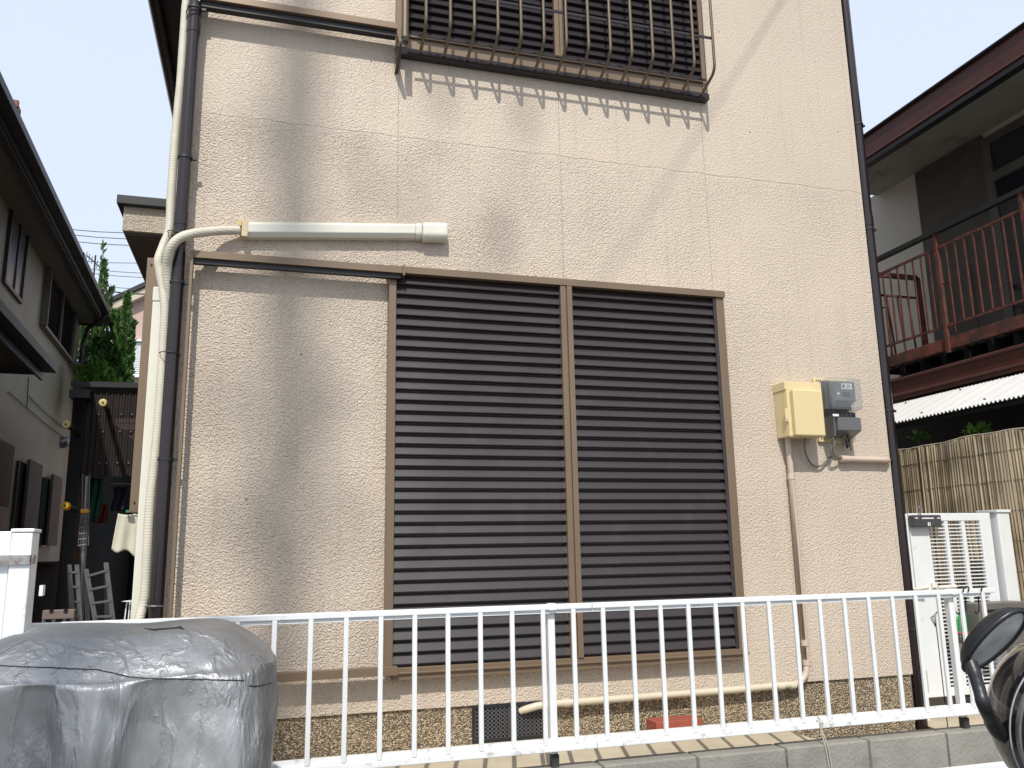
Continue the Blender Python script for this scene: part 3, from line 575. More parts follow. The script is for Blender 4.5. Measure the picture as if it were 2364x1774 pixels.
# ---------------------------------------------------------------- white railing
F = thing('railing', (1, -.74, WT), 'white aluminium railing of square bars standing on the block wall', 'railing')
FY = -.75; fx1 = A(2293, 1365, FY).x; fx0 = -1.25
spl = A(1365, 1400, FY).x
def rail(x0, x1):
    m = MB(); m.box(x0, x1, FY-.012, FY+.022, 1.326, 1.347); return m
rail(fx0, spl-.001).build('top_rail', M_white, F, bev=.003); rail(spl+.001, fx1).build('top_rail', M_white, F, bev=.003)
MB().box(fx0, spl-.001, FY-.002, FY+.016, 1.313, 1.3255).build('rail_lip', M_white, F); MB().box(spl+.001, fx1-.02, FY-.002, FY+.016, 1.313, 1.3255).build('rail_lip', M_white, F)
for a, b_ in ((fx0, spl-.001), (spl+.001, fx1-.02)):
    MB().box(a, b_, FY-.014, FY+.022, .814, .838).build('bottom_rail', M_whitebot, F, bev=.003)
    MB().box(a, b_, FY-.002, FY+.016, .8385, .858).build('rail_lip', M_whitebot, F)
xb0 = .048; i = -10
while True:
    x = xb0+.12367*i; i += 1
    if x > fx1-.02: break
    MB().box(x-.0085, x+.0085, FY-.0145, FY-.0025, .8385, 1.3255).build('baluster', M_white, F, bev=.0015)
for x in (A(1272, 1500, FY+.03).x, A(2204, 1500, FY+.03).x, A(1272, 1500, FY+.03).x-1.9):
    m = MB(); m.box(x-.014, x+.014, FY+.0165, FY+.045, WT+.045, 1.325); po = m.build('post', M_white, F, bev=.002)
    MB().box(x-.013, x+.015, FY+.010, FY+.040, WT-.002, WT+.044).build('post_foot', mat('tarnished_black_metal', (.04, .04, .042), .6, .2, .4, 25), po)
    m = MB(); m.box(x-.016, x+.012, FY-.0135, FY+.025, 1.3245, 1.350); m.build('rail_joint', M_white, F, bev=.002)
# lower white rail in front, right
lr = MB(); a = A(2215, 1778, -1.15); b_ = A(2345, 1763, -1.15); lr.box(a.x-.1, b_.x+.02, -1.16, -1.13, b_.z-.014, b_.z+.008); lr.box(b_.x-.02, b_.x+.01, -1.155, -1.135, 0, b_.z-.015); lr.box(a.x-.08, a.x-.05, -1.155, -1.135, 0, b_.z-.015)
tag(lr.build('parking_rail', M_white, bev=.003), 'low white rail beside the scooter at the bottom right corner', 'rail')
# string over lower rail
sxp = A(1893, 1665, FY-.02)
for q, (dx, lab) in enumerate(((0, 'left'), (.012, 'right'))):
    pts = [(sxp.x-.01+dx*.3, FY-.0165, .862), (sxp.x+dx, FY-.022, .836), (sxp.x+dx*.5, FY-.02, .81), (sxp.x+.006+dx, FY-.034, .74), (sxp.x+.016+dx, FY-.036, .62), (sxp.x+.014+dx*1.5, FY-.034, .5)]
    cable('string', pts, .0022, M_rope, '%s hand strand of the pale string hanging from the railing down the block wall' % lab, 'string', 'string strands hanging from the railing')
# ---------------------------------------------------------------- gate (right)
GY = .12
G = thing('gate', (3.9, GY, .65), 'white gate with three columns of horizontal louvres right of the house', 'gate')
gx0, gx1 = A(2098, 1195, GY).x, A(2286, 1195, GY).x; gz0, gz1 = .715, A(2200, 1185, GY).z
def gx(px): return A(px, 1200, GY).x
lx0, lx1 = gx(2143), gx(2262)
zl1, zl0 = A(2200, 1203, GY).z, .76
m = MB(); m.box(gx0, lx0, GY, GY+.03, gz0, gz1); m.box(lx1, gx1, GY, GY+.03, gz0, gz1); m.box(lx0, lx1, GY, GY+.03, zl1, gz1); m.box(lx0, lx1, GY, GY+.03, gz0, zl0)
m.build('gate_frame', M_white, G, bev=.004)
vx = [lx0 + (lx1-lx0)*f_ for f_ in (.335, .665)]
m = MB()
for v_ in vx: m.box(v_-.012, v_+.012, GY+.002, GY+.028, zl0, zl1)
m.build('gate_stile', M_white, G)
cols = [lx0]+vx+[lx1]
for c_ in range(3):
    m = MB(); a, b_ = cols[c_]+(.012 if c_ else 0), cols[c_+1]-(.012 if c_ < 2 else 0); z = zl1-.018
    while z > zl0+.01: m.box(a, b_, GY+.004, GY+.026, z-.0065, z); z -= .0205
    m.build('louvre_column', M_white, G)
m = MB(); hz = A(2110, 1358, GY).z; m.box(gx(2135)-.01, gx(2135)+.025, GY-.012, GY, hz-.03, hz+.025); m.tube([(gx(2135), GY-.012, hz), (gx(2135), GY-.04, hz)], .009, 10); m.tube([(gx(2135), GY-.04, hz), (gx(2135)+.12, GY-.045, hz+.003)], .011, 12); m.build('lever_handle', M_duct, G)
cl = MB(); cz = A(2130, 1195, GY).z; cl.box(gx(2096), gx(2160), GY-.045, GY-.001, cz-.055, cz+.012)
clo = cl.build('closer_box', mat('charcoal_closer', (.06, .06, .062), .45), G, bev=.006)
m = MB(); m.box(gx(2099), gx(2106), GY-.0465, GY-.0455, cz-.008, cz-.002); m.box(gx(2115), gx(2142), GY-.0465, GY-.0455, cz-.010, cz-.003); m.box(gx(2150), gx(2157), GY-.0465, GY-.0455, cz-.009, cz-.003); m.box(gx(2127), gx(2133), GY-.0465, GY-.0455, cz-.050, cz-.030)
stk = m.build('label_sticker', M_sticker, clo)
m = MB(); mx_ = gx(2130); m.box(mx_-.0012, mx_+.0012, GY-.0475, GY-.0467, cz-.046, cz-.034); m.box(mx_-.003, mx_+.003, GY-.0475, GY-.0467, cz-.046, cz-.042); m.build('sticker_mark', M_black, stk)
m = MB(); m.tube([(gx(2120), GY-.02, cz+.012), (gx(2120), GY-.02, cz+.04), (gx(2118), GY-.02, cz+.055), (gx(2122), GY-.02, cz+.065), (gx(2126), GY-.02, cz+.055), (gx(2123), GY-.02, cz+.045)], .0035, 8); m.build('hook', M_alu, clo)
# latch-side post and hinge
m = MB(); gp = thing('gate_post', (gx(2090), GY, .55), 'white latch post between the right drainpipe and the louvred gate', 'gate post')
m.box(gx(2078), gx(2098)-.004, GY+.002, GY+.06, .56, gz1-.004); m.build('post_body', M_white, gp, bev=.003)
m = MB(); m.tube([(gx(2086), GY, hz-.01), (gx(2090), GY-.04, hz-.005), (gx(2108), GY-.055, hz+.005)], .011, 12); m.build('lever_handle', M_duct, gp)
m = MB(); m.box(gx(2096), gx(2100), GY-.006, GY+.001, .75, .86); m.build('hinge_plate', mat('beige_metal', (.5, .46, .38), .5), gp)
gp2 = thing('gate_post', (4.1, GY, .55), 'thick square white post with flat cap, right of the louvred gate', 'gate post')
px0 = A(2303, 1190, GY-.03).x; m = MB(); pz = A(2310, 1184, GY-.03).z
m.box(px0, px0+.088, GY-.03, GY+.11, .56, pz); m.build('post_body', M_white, gp2, bev=.004)
MB().box(px0-.008, px0+.096, GY-.038, GY+.118, pz+.001, pz+.018).build('post_cap', M_white, gp2, bev=.003)
# letter box in front of the post
lb0 = A(2268, 1392, 0); 
lx = thing('letter_box', (lb0.x, -.05, 1.2), 'grey brown metal letter box in front of the thick white gate post', 'letter box')
z1_, z0_ = A(2300, 1392, -.03).z, A(2330, 1488, -.03).z
MB().box(A(2262, 1440, -.03).x, A(2262, 1440, -.03).x+.36, -.03, GY-.032, z0_, z1_).build('box_body', mat('taupe_metal', (.16, .15, .135), .5, .2, .12, 5), lx, bev=.006)
MB().box(A(2262, 1440, -.03).x+.03, A(2262, 1440, -.03).x+.33, -.034, -.031, z1_-.05, z1_-.035).build('slot', M_black, lx)
m = MB(); m.box(px0+.03, px0+.06, GY-.031, GY-.0302, z0_, z0_+.01)
# black S hooks and little planter basket
for i, (px_, lab) in enumerate(((2222, 'left'), (2234, 'middle'), (2264, 'right'))):
    c = A(px_, 1368, FY); pts = [(c.x-.014, FY-.018, 1.335), (c.x-.01, FY-.02, 1.352), (c.x, FY, 1.358), (c.x+.008, FY+.02, 1.35), (c.x+.012, FY+.03, 1.31), (c.x+.008, FY+.03, 1.25), (c.x-.008, FY+.03, 1.235), (c.x-.02, FY+.028, 1.245)]
    tag(MB().tube(spline(pts, 5), .003, 8).build('s_hook', M_black), 'black S hook over the right end of the railing, %s one' % lab, 'hook', 'black hooks on the railing')
pk = A(2235, 1440, .02)
PB = thing('hanging_planter', (pk.x, .0, pk.z-.1), 'small planter with green cloth and red flowers hanging on the louvred gate', 'planter')
m = MB(); a = A(2196, 1478, .05); m.box(a.x, a.x+.2, .0, .10, a.z-.012, a.z+.002); m.build('shelf', M_wood, PB)
m = MB(); q = [A(2204, 1450, .06), A(2216, 1470, .06), A(2255, 1466, .06), A(2256, 1452, .06), A(2240, 1418, .06), A(2222, 1416, .06)]
m.add([tuple(v_) for v_ in q]+[tuple(v_+Vector((0, .02, 0))) for v_ in q], [(0, 1, 2, 3, 4, 5), (11, 10, 9, 8, 7, 6)]+[(i, i+6, (i+1) % 6+6, (i+1) % 6) for i in range(6)]); m.build('green_cloth', mat('bright_green_cloth', (.02, .30, .05), .7), PB)
for i in range(7):
    c = A(2206+i*5.5+random.uniform(-2, 2), 1463+random.uniform(-3, 4), .03); MB().lathe(c, [(.001, -.008), (.008, -.004), (.009, .003), (.001, .008)], 8).build('flower', M_red, PB)
m = MB()
for i in range(6): m.tube([A(2192+i*6, 1425, .05), A(2194+i*6, 1478, .02)], .0012, 5)
for i in range(5): m.tube([A(2190, 1427+i*11, .05), A(2226, 1425+i*11, .05)], .0012, 5)
m.build('wire_basket', M_alu, PB)
m = MB(); m.box(A(2238, 1396, .06).x, A(2238, 1396, .06).x+.055, .075, .085, A(2240, 1440, .06).z, A(2240, 1396, .06).z); m.build('brown_board', M_wood, PB)
# wire stand triangle
q0, q1, q2, q3 = A(2148, 1428, -.3), A(2160, 1421, -.3), A(2162, 1451, -.3), A(2166, 1410, -.25)
m = MB()
for a_, b__ in ((q0, q1), (q1, q2), (q2, q0), (q0, q3), (q1, q3)): m.tube([a_, b__], .0015, 6)
for t in (.2, .4, .6, .8): m.tube([q0.lerp(q2, t), q1.lerp(q2, t)], .001, 5); m.tube([q0.lerp(q1, t), q2], .001, 5)
m.tube([q2, (q2.x, -.3, .6)], .0025, 6)
tag(m.build('wire_plant_support', M_black), 'thin black wire plant support seen between railing bars before the gate', 'plant support')
# flower pot at right edge
fp = A(2352, 1290, .5); PT = thing('flower_pot', (fp.x, .5, fp.z-.03), 'terracotta pot with pink flowers on a dark shelf at the right edge', 'flower pot')
MB().lathe((fp.x+.01, .5, fp.z-.035), [(0, 0), (.035, 0), (.05, .04), (.055, .04), (.055, .05), (.04, .05), (.0, .045)], 18).build('pot', M_terra, PT)
m = MB()
for i in range(9):
    a = i*.7; m.lathe((fp.x+.01+.03*math.cos(a), .5+.03*math.sin(a), fp.z+.025+.004*(i % 3)), [(.001, -.006), (.012, -.002), (.012, .003), (.001, .005)], 7)
m.build('petals', mat('pink_petals', (.75, .12, .28), .6), PT)
m = MB(); m.box(fp.x-.08, fp.x+.3, .42, .6, fp.z-.05, fp.z-.037); m.box(fp.x+.25, fp.x+.27, .5, .52, .55, fp.z-.05); m.box(fp.x-.06, fp.x-.045, .58, .595, .55, fp.z-.05); tag(m.build('plant_shelf', M_void), 'dark shelf carrying the flower pot at the right edge', 'shelf')
a = A(2344, 1332, .3); cable('hose', [(a.x-.08, .3, a.z+.05), tuple(A(2348, 1336, .3)), tuple(A(2366, 1347, .3)), (a.x+.2, .3, a.z-.1), (a.x+.3, .32, .7)], .005, mat('teal_hose', (.02, .35, .38), .4), 'teal hose hanging beside the thick white gate post', 'hose')
# ---------------------------------------------------------------- reed screen
R = thing('reed_screen', (4.35, .6, 1.0), 'tall screen of dry brown reeds hiding the neighbouring yard', 'reed screen')
rm = MB(); ys = np.arange(-1.1, 3.2, .011); zs = [1.0, 1.25, 1.5, 1.75, 2.0, 2.2]
vs = []; fs = []
def reedx(y, z): return 4.35 + .010*math.sin(y*5+z*1.3)+.006*math.sin(y*17+z)+(.004 if int(round(y/.011)) % 2 else -.003)
def reedtop(y): return 2.215 + .007*math.sin(y*6)+.004*math.sin(y*17+1)
rj = {}
for i, y in enumerate(ys):
    jj = random.uniform(-.004, .004)
    for z in zs: zz = 1.0+(z-1.0)*(reedtop(y)-1.0)/1.2; vs.append((reedx(y, z)+jj, y, zz))
nzz = len(zs)
for i in range(len(ys)-1):
    for k in range(nzz-1): a = i*nzz+k; fs.append((a, a+nzz, a+nzz+1, a+1))
rm.add(vs, fs); ob = rm.build('reeds', M_reed, R); sd = ob.modifiers.new('solid', 'SOLIDIFY'); sd.thickness = .008
m = MB(); m.tube([(reedx(y, 2.2)-.004, y, reedtop(y)+.004) for y in ys[::5]], .005, 6); m.build('top_binding', mat('pale_binding', (.42, .38, .3), .8), R)
for z_ in (1.2, 1.38, 1.56, 1.74, 1.92, 2.1):
    m = MB(); m.tube([(reedx(y, z_)-.006, y, z_+.002*math.sin(y*30)) for y in ys[::2]], .0016, 5); m.build('tie_wire', mat('thin_wire', (.16, .13, .09), .7), R)
# little leafy plants above the reeds
def leafclump(name, c, rad, n_, size, label, mt=M_leaf):
    m = MB(); c = Vector(c)
    for i in range(n_):
        d = Vector((random.gauss(0, 1), random.gauss(0, 1), abs(random.gauss(0, .7)))).normalized()*rad*random.uniform(.4, 1); p = c+d
        t = (d.normalized()*.6+Vector((random.uniform(-.6, .6), random.uniform(-.6, .6), .1))).normalized(); s_ = t.cross(Vector((random.uniform(-1, 1), random.uniform(-1, 1), 1))).normalized()
        L = size*random.uniform(.6, 1.2)
        m.add([p, p+t*L*.5+s_*L*.22, p+t*L, p+t*L*.5-s_*L*.22], [(0, 1, 2, 3)])
        if i % 4 == 0: m.tube([c-Vector((0, 0, rad*.6)), p], .0015, 4)
    return tag(m.build(name, mt), label, 'plant')
leafclump('leafy_plant', AX(2123, 1017, 4.5), .055, 60, .05, 'small bright green plant peeping over the reed screen near the house')
leafclump('leafy_plant', AX(2255, 1003, 4.5), .06, 60, .06, 'low green sprig hanging over the reed screen nearer the right edge')
# ---------------------------------------------------------------- right neighbour house
N = thing('house', (6, 1.5, .55), 'dark red trimmed neighbour house with rusty balcony on the right', 'house')
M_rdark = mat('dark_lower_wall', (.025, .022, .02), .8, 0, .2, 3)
MB().box(5.8, 6.0, -3.5, 6, 2.9, 5.02).build('upper_wall', M_rwall, N)
yA = AX(2128, 500, 5.8).y; yB = AX(2300, 500, 5.8).y
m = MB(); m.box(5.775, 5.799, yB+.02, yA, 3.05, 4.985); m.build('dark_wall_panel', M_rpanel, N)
m = MB(); m.box(5.77, 5.799, -1.2, yB-.01, 3.05, 4.92); wn = m.build('balcony_window', M_glass, N)
m = MB(); m.box(5.755, 5.769, yB-.06, yB+.015, 3.05, 4.93); m.box(5.755, 5.769, -1.2, yB-.06, 4.86, 4.93); m.box(5.75, 5.769, -1.2, yB-.06, 4.52, 4.60); m.box(5.755, 5.769, -.45, -.38, 3.05, 4.52); m.build('window_frame', mat('grey_window_frame', (.12, .115, .10), .5), wn)
m = MB(); m.box(5.768, 5.7695, -.38, yB-.30, 3.6, 4.3); m.build('curtain', mat('grey_curtain', (.14, .16, .19), .9, 0, .1, 4), wn)
MB().box(5.77, 5.772, yB+.3, yA-.3, 3.05, 3.9).build('panel_seam', M_rpanel, N)
MB().box(4.93, 5.80, -3.5, 2.6, 5.0, 5.03).build('soffit', M_soffit, N)
fb = MB(); fb.box(4.905, 4.93, -3.5, 2.6, 4.815, 5.06); fo = fb.build('fascia', M_fascia, N, bev=.003)
MB().tube([(4.895, -3.5, 5.055), (4.895, 2.6, 5.055)], .014, 8).build('roof_edge', M_black, fo)
MB().tube([(4.885, -3.5, 4.835), (4.885, 2.6, 4.835)], .014, 8).build('fascia_bead', M_fascia, fo)
MB().box(4.86, 4.93, -3.5, 2.6, 4.765, 4.80).build('gutter', M_black, fo)
m = MB(); m.add([(4.93, -3.6, 5.035), (4.93, 2.7, 5.035), (7.5, 2.7, 5.5), (7.5, -3.6, 5.5), (4.93, -3.6, 5.06), (4.93, 2.7, 5.06), (7.5, 2.7, 5.55), (7.5, -3.6, 5.55)], [(0, 1, 2, 3), (4, 5, 6, 7), (0, 4, 7, 3), (0, 1, 5, 4), (1, 2, 6, 5)]); m.build('roof', M_tile, N)
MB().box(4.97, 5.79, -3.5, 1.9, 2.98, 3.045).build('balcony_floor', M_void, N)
m = MB(); m.box(4.90, 4.94, -3.5, 1.78, 2.985, 3.075); m.box(4.94, 5.79, 1.74, 1.78, 2.985, 3.10); m.build('balcony_edge_beam', M_rust, N, bev=.002)
m = MB()
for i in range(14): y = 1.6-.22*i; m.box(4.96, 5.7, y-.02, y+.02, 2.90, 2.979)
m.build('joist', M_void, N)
# railing
bal = thing('balcony_railing', (4.9, .5, 3.0), 'rusty red iron balcony railing with a dark handrail on the right house', 'balcony railing')
pys = [1.715, 1.03, .25, -.55]
for y in pys:
    m = MB(); m.box(4.885, 4.915, y-.015, y+.015, 2.96, 3.93); po = m.build('post', M_rust, bal)
    m = MB(); m.box(4.885, 4.915, y-.05, y+.0, 3.90, 3.935); m.build('rail_bracket', M_rust, bal)
    m = MB(); m.tube([(4.91, y-.015, 3.50), (4.93, y-.06, 3.50), (4.93, y-.06, 3.10), (4.91, y-.06, 3.02)], .010, 6); m.build('brace', M_rust, bal)
m = MB(); m.quadbar((4.90, 1.715, 3.918), (4.90, -1.2, 3.918), .045, .034); m.build('handrail', M_dark, bal)
MB().box(4.895, 4.905, -1.2, 1.75, 3.775, 3.797).build('upper_bar', M_rust, bal); MB().box(4.893, 4.907, -1.2, 1.75, 3.155, 3.173).build('lower_bar', M_rust, bal)
for s_ in range(3):
    ya, yb = pys[s_], pys[s_+1]; k_ = 8 if s_ == 0 else 9
    for i in range(1, k_):
        y = ya+(yb-ya)*i/k_; m = MB(); m.box(4.895, 4.905, y-.006, y+.006, 3.174, 3.774); m.build('rail_bar', M_rust, bal)
# end gate of the balcony (side railing facing the street)
sx_ = A(2112, 615, 1.76).x
m = MB(); m.box(4.93, sx_, 1.74, 1.77, 3.80, 3.84); m.quadbar((sx_, 1.755, 3.82), (sx_+.01, 1.755, 3.08), .045, .03, Vector((0, 1, 0))); m.box(4.93, sx_, 1.745, 1.765, 3.63, 3.645)
for i in range(1, 4): x = 4.93+(sx_-4.93)*i/4; m.quadbar((x-.01, 1.755, 3.63), (x+.02, 1.755, 3.10), .012, .012, Vector((0, 1, 0)))
m.build('end_panel', M_rust, bal)
# lower storey
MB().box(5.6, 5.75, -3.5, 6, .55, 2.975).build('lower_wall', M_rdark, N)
bm_ = MB(); bm_.box(4.90, 4.93, -3.5, 2.3, 2.70, 2.865); bb = bm_.build('lower_fascia', M_fascia, N, bev=.003)
MB().tube([(4.892, -3.5, 2.86), (4.892, 2.3, 2.86)], .012, 8).build('fascia_bead', M_fascia, bb); MB().tube([(4.892, -3.5, 2.74), (4.892, 2.3, 2.74)], .010, 8).build('fascia_bead', M_fascia, bb)
MB().box(4.93, 5.6, -3.5, 2.3, 2.85, 2.89).build('lower_roof_deck', M_void, N)
lw = AX(2300, 960, 5.6); m = MB(); m.box(5.57, 5.599, -.8, 1.0, 1.6, 2.55); wn = m.build('lower_window', M_glass, N)
m = MB(); m.box(5.55, 5.569, -.8, 1.05, 2.05, 2.10); m.box(5.55, 5.569, 1.0, 1.05, 1.2, 2.05); m.box(5.55, 5.569, .2, .26, 2.10, 2.55); m.build('window_frame', mat('dull_frame', (.06, .058, .055), .6), wn)
# awning
aw = MB(); ysr = np.arange(-1.2, 1.80, .0065); rows = [(4.40, 2.425), (4.905, 2.672)]; vs = []; fs = []
for y in ysr:
    dz = .0085*math.sin(y/.034*2*math.pi)
    for x, z in rows: vs.append((x, y, z+dz))
for i in range(len(ysr)-1): a = i*2; fs.append((a, a+2, a+3, a+1))
aw.add(vs, fs); ao = aw.build('awning', M_awn, N); sd = ao.modifiers.new('s', 'SOLIDIFY'); sd.thickness = .003
m = MB()
for y in (1.45, .9, .35, -.2):
    for t in (.12, .85):
        x = 4.40+.505*t; z = 2.425+.247*t; m.lathe((x, y, z+.008), [(0, .010), (.006, .009), (.009, 0)], 8)
m.build('awning_screw', M_rust, ao)
m = MB()
for y in (1.6, .7, -.2, -1.1): m.quadbar((4.42, y, 2.415), (4.90, y, 2.650), .03, .03)
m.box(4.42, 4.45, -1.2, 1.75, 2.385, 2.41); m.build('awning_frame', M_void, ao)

# ---------------------------------------------------------------- left neighbour house
LH = thing('house', (-3.5, 5, .55), 'shaded grey stucco neighbour house with dark eaves on the left', 'house')
WXL = -2.7; YE = 10.25
TH = math.radians(2.45); LH.rotation_euler = (0, 0, TH); LM = Matrix.Rotation(-TH, 3, 'Z'); PV = Vector((-3.5, 5, 0))   # the house stands slightly askew
def AXL(x, y, X): o = LM @ (cam_pos-PV)+PV; d = LM @ ray(x, y); return o+d*((X-o.x)/d.x)
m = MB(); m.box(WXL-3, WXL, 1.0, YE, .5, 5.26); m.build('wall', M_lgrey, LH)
# main eave
def gut(px_, py_, X): return AXL(px_, py_, X)
gX = -2.30; gz = 5.29
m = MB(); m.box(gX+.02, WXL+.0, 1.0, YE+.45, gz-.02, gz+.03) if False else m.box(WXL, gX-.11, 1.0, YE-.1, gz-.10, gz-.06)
m.build('eaves_soffit', mat('grey_brown_soffit', (.16, .15, .125), .85), LH)  # even grey-brown board colour
m = MB(); m.box(gX-.04, gX-.015, 1.0, YE-.1, gz-.13, gz+.03); m.box(WXL, gX-.04, YE-.12, YE-.10, gz-.13, gz+.03); m.box(gX-.06, gX+.06, YE-.6, YE+.1, gz-.06, gz-.02); m.build('fascia', M_black, LH)
m = MB(); m.box(gX-.11, gX-.041, 1.0, YE-.3, gz-.14, gz-.105); m.box(gX-.014, gX+.09, 1.0, YE-.62, gz-.07, gz+.012); m.box(gX-.012, gX+.098, 7.0, 7.12, gz-.075, gz+.016); m.build('gutter', M_black, LH, bev=.006)
m = MB(); m.add([(gX-.1, 1, gz+.03), (gX-.1, YE-.1, gz+.03), (-6, YE-.1, gz+1.5), (-6, 1, gz+1.5), (gX-.1, 1, gz-.0), (gX-.1, YE-.1, gz-.0), (-6, YE-.1, gz+1.45), (-6, 1, gz+1.45)], [(0, 1, 2, 3), (7, 6, 5, 4), (1, 5, 6, 2), (0, 4, 5, 1)]); m.build('roof', M_tile, LH)
c = AXL(36, 242, -2.24); m = MB(); m.box(-2.32, -2.23, c.y-.02, c.y+.16, c.z-.03, c.z+.035); m.box(-2.31, -2.205, c.y-.06, c.y-.025, c.z-.05, c.z+.02); m.build('ridge_end_tile', M_tile, LH, bev=.01)
m = MB(); m.tube([(gX+.03, YE-.65, gz-.05), (gX+.0, YE-.62, gz-.12), (WXL+.14, YE-.25, gz-.22), (WXL+.09, YE-.2, gz-.45), (WXL+.09, YE-.2, .6)], .035, 10); m.build('downpipe', M_pipe, LH)
# windows
def lwin(y0, y1, z0, z1): return MB().box(WXL+.001, WXL+.03, y0, y1, z0, z1)
w1 = MB(); w1.box(WXL+.001, WXL+.035, 5.50, 5.55, 4.39, 5.26); w1.box(WXL+.001, WXL+.035, 6.27, 6.32, 4.39, 5.26); w1.box(WXL+.001, WXL+.035, 5.55, 6.27, 4.39, 4.43); w1.box(WXL+.001, WXL+.035, 5.55, 6.27, 5.22, 5.26); w1.box(WXL+.001, WXL+.028, 5.93, 5.96, 4.43, 5.22)
wf = w1.build('window', mat('dark_sash', (.025, .022, .022), .4), LH); MB().box(WXL+.002, WXL+.012, 5.55, 6.27, 4.43, 5.22).build('pane', M_frost, wf)
a0 = AXL(104, 607, WXL); a1 = AXL(90, 755, WXL); a2 = AXL(168, 698, WXL); a3 = AXL(159, 824, WXL)
y0w, y1w, z0w, z1w = (a0.y+a1.y)/2, (a2.y+a3.y)/2, (a1.z+a3.z)/2, (a0.z+a2.z)/2
m = MB(); m.box(WXL+.001, WXL+.09, y0w, y0w+.03, z0w-.02, z1w+.02); m.box(WXL+.001, WXL+.07, y0w+.03, y1w+.03, z0w-.04, z0w-.005); m.box(WXL+.001, WXL+.07, y0w+.03, y1w+.03, z1w, z1w+.03); m.box(WXL+.001, WXL+.07, y1w, y1w+.03, z0w, z1w); m.box(WXL+.001, WXL+.06, (y0w+y1w)/2+.02, (y0w+y1w)/2+.05, z0w, z1w)
ws = m.build('shutter_window', mat('grey_brown_frame', (.14, .12, .10), .5), LH)
m = MB(); z = z0w
while z < z1w-.03:
    m.hexa([(WXL+.045, y0w+.035, z), (WXL+.045, y1w-.005, z), (WXL+.02, y1w-.005, z+.035), (WXL+.02, y0w+.035, z+.035), (WXL+.04, y0w+.035, z-.002), (WXL+.04, y1w-.005, z-.002), (WXL+.015, y1w-.005, z+.033), (WXL+.015, y0w+.035, z+.033)]); z += .045
m.box(WXL+.002, WXL+.008, y0w+.03, y1w, z0w, z1w); m.build('louvre_panel', M_slat2, ws)
m = MB(); m.box(WXL+.001, WXL+.13, y1w+.0, y1w+.9, z0w-.06, z0w-.02); m.build('tray', mat('grey_tray', (.15, .15, .15), .5), LH)
# low eave
ly = 4.9
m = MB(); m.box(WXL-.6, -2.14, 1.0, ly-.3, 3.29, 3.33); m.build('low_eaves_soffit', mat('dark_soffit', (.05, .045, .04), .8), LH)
m = MB(); m.box(-2.110, -2.0, 1.0, ly, 3.33, 3.41); m.box(-2.14, -2.115, 1.0, ly-.01, 3.25, 3.42); m.box(WXL-.6, -2.14, ly-.299, ly-.27, 3.25, 3.42); m.build('low_gutter', M_black, LH)
m = MB(); m.add([(-2.12, 1, 3.43), (-2.12, ly+.03, 3.43), (WXL-.6, ly+.03, 3.85), (WXL-.6, 1, 3.85), (-2.12, 1, 3.42), (-2.12, ly+.03, 3.42), (WXL-.6, ly+.03, 3.80), (WXL-.6, 1, 3.80)], [(0, 1, 2, 3), (7, 6, 5, 4), (1, 5, 6, 2), (0, 4, 5, 1)]); m.build('low_roof', M_tile, LH)
m = MB()
for i in range(4): m.tube([(-2.22-.13*i, ly+.05, 3.50+.045*i), (-2.34-.13*i, ly+.05, 3.55+.045*i)], .045, 10)
m.build('verge_tile', M_tile, LH)
# ground floor lattice windows
for (ya, yb, za, zb, pc) in ((5.6, 6.4, 2.12, 2.78, 0), (6.93, 7.20, 1.85, 2.68, 1), (8.37, 8.70, 1.72, 2.62, 1)):
    if pc: m = lwin(ya, yb+.3, za, zb); m.build('dark_window', M_glass, LH)
for (ya, yb, za, zb) in ((5.6, 6.4, 2.12, 2.78), (7.22, 7.93, 1.78, 2.73), (8.72, 9.4, 1.74, 2.69)):
    m = MB(); y = ya; m.box(WXL+.05, WXL+.06, ya, yb, za, zb)
    while y < yb-.01: m.box(WXL+.0605, WXL+.085, y, y+.04, za, zb); y += .058
    m.build('slatted_shutter', M_lattice, LH)
m = MB(); m.lathe((WXL+.001, AXL(141, 1018, WXL).y, AXL(141, 1022, WXL).z), [(.085, 0), (.085, .06), (.06, .11), (0, .13)], 16, axis='x'); m.build('vent_hood', M_alu, LH)
m = MB(); c = AXL(0, 1155, WXL)
for pa, pb in (((20, 905), (160, 1020)), ((66, 915), (150, 990))):
    p, q = AXL(pa[0], pa[1], WXL+.02), AXL(pb[0], pb[1], WXL+.02); m.tube([p, p.lerp(q, .5)-Vector((0, 0, .02)), q], .006, 6)
m.tube([AXL(66, 870, WXL+.02), AXL(62, 940, WXL+.02)], .006, 6); m.build('wall_cable', M_black, LH)
# hip of concrete fence at alley left
m = MB(); m.box(-2.45, -2.35, 2.0, 9.5, .55, 1.50); m.box(-2.47, -2.33, 2.0, 9.5, 1.50, 1.53)
tag(m.build('boundary_wall', mat('dark_block', (.08, .078, .065), .9, 0, .2, 4)), 'low dark boundary wall along the grey house in the alley', 'wall')
# antenna
an = MB(); c = A(219, 608, 12); base = Vector((c.x, 12, 5.6)); an.tube([(c.x, 12, 5.4), (c.x, 12, c.z+.15)], .015, 6); an.tube([A(200, 590, 12), A(236, 622, 12)], .012, 6)
for t in np.linspace(0, 1, 7): p = A(200, 590, 12).lerp(A(236, 622, 12), t); an.tube([p+Vector((.015, -.06, .05)), p-Vector((.015, -.06, .05))], .006, 5)
tag(an.build('antenna', M_dark), 'thin television antenna rising behind the grey house eaves', 'antenna')
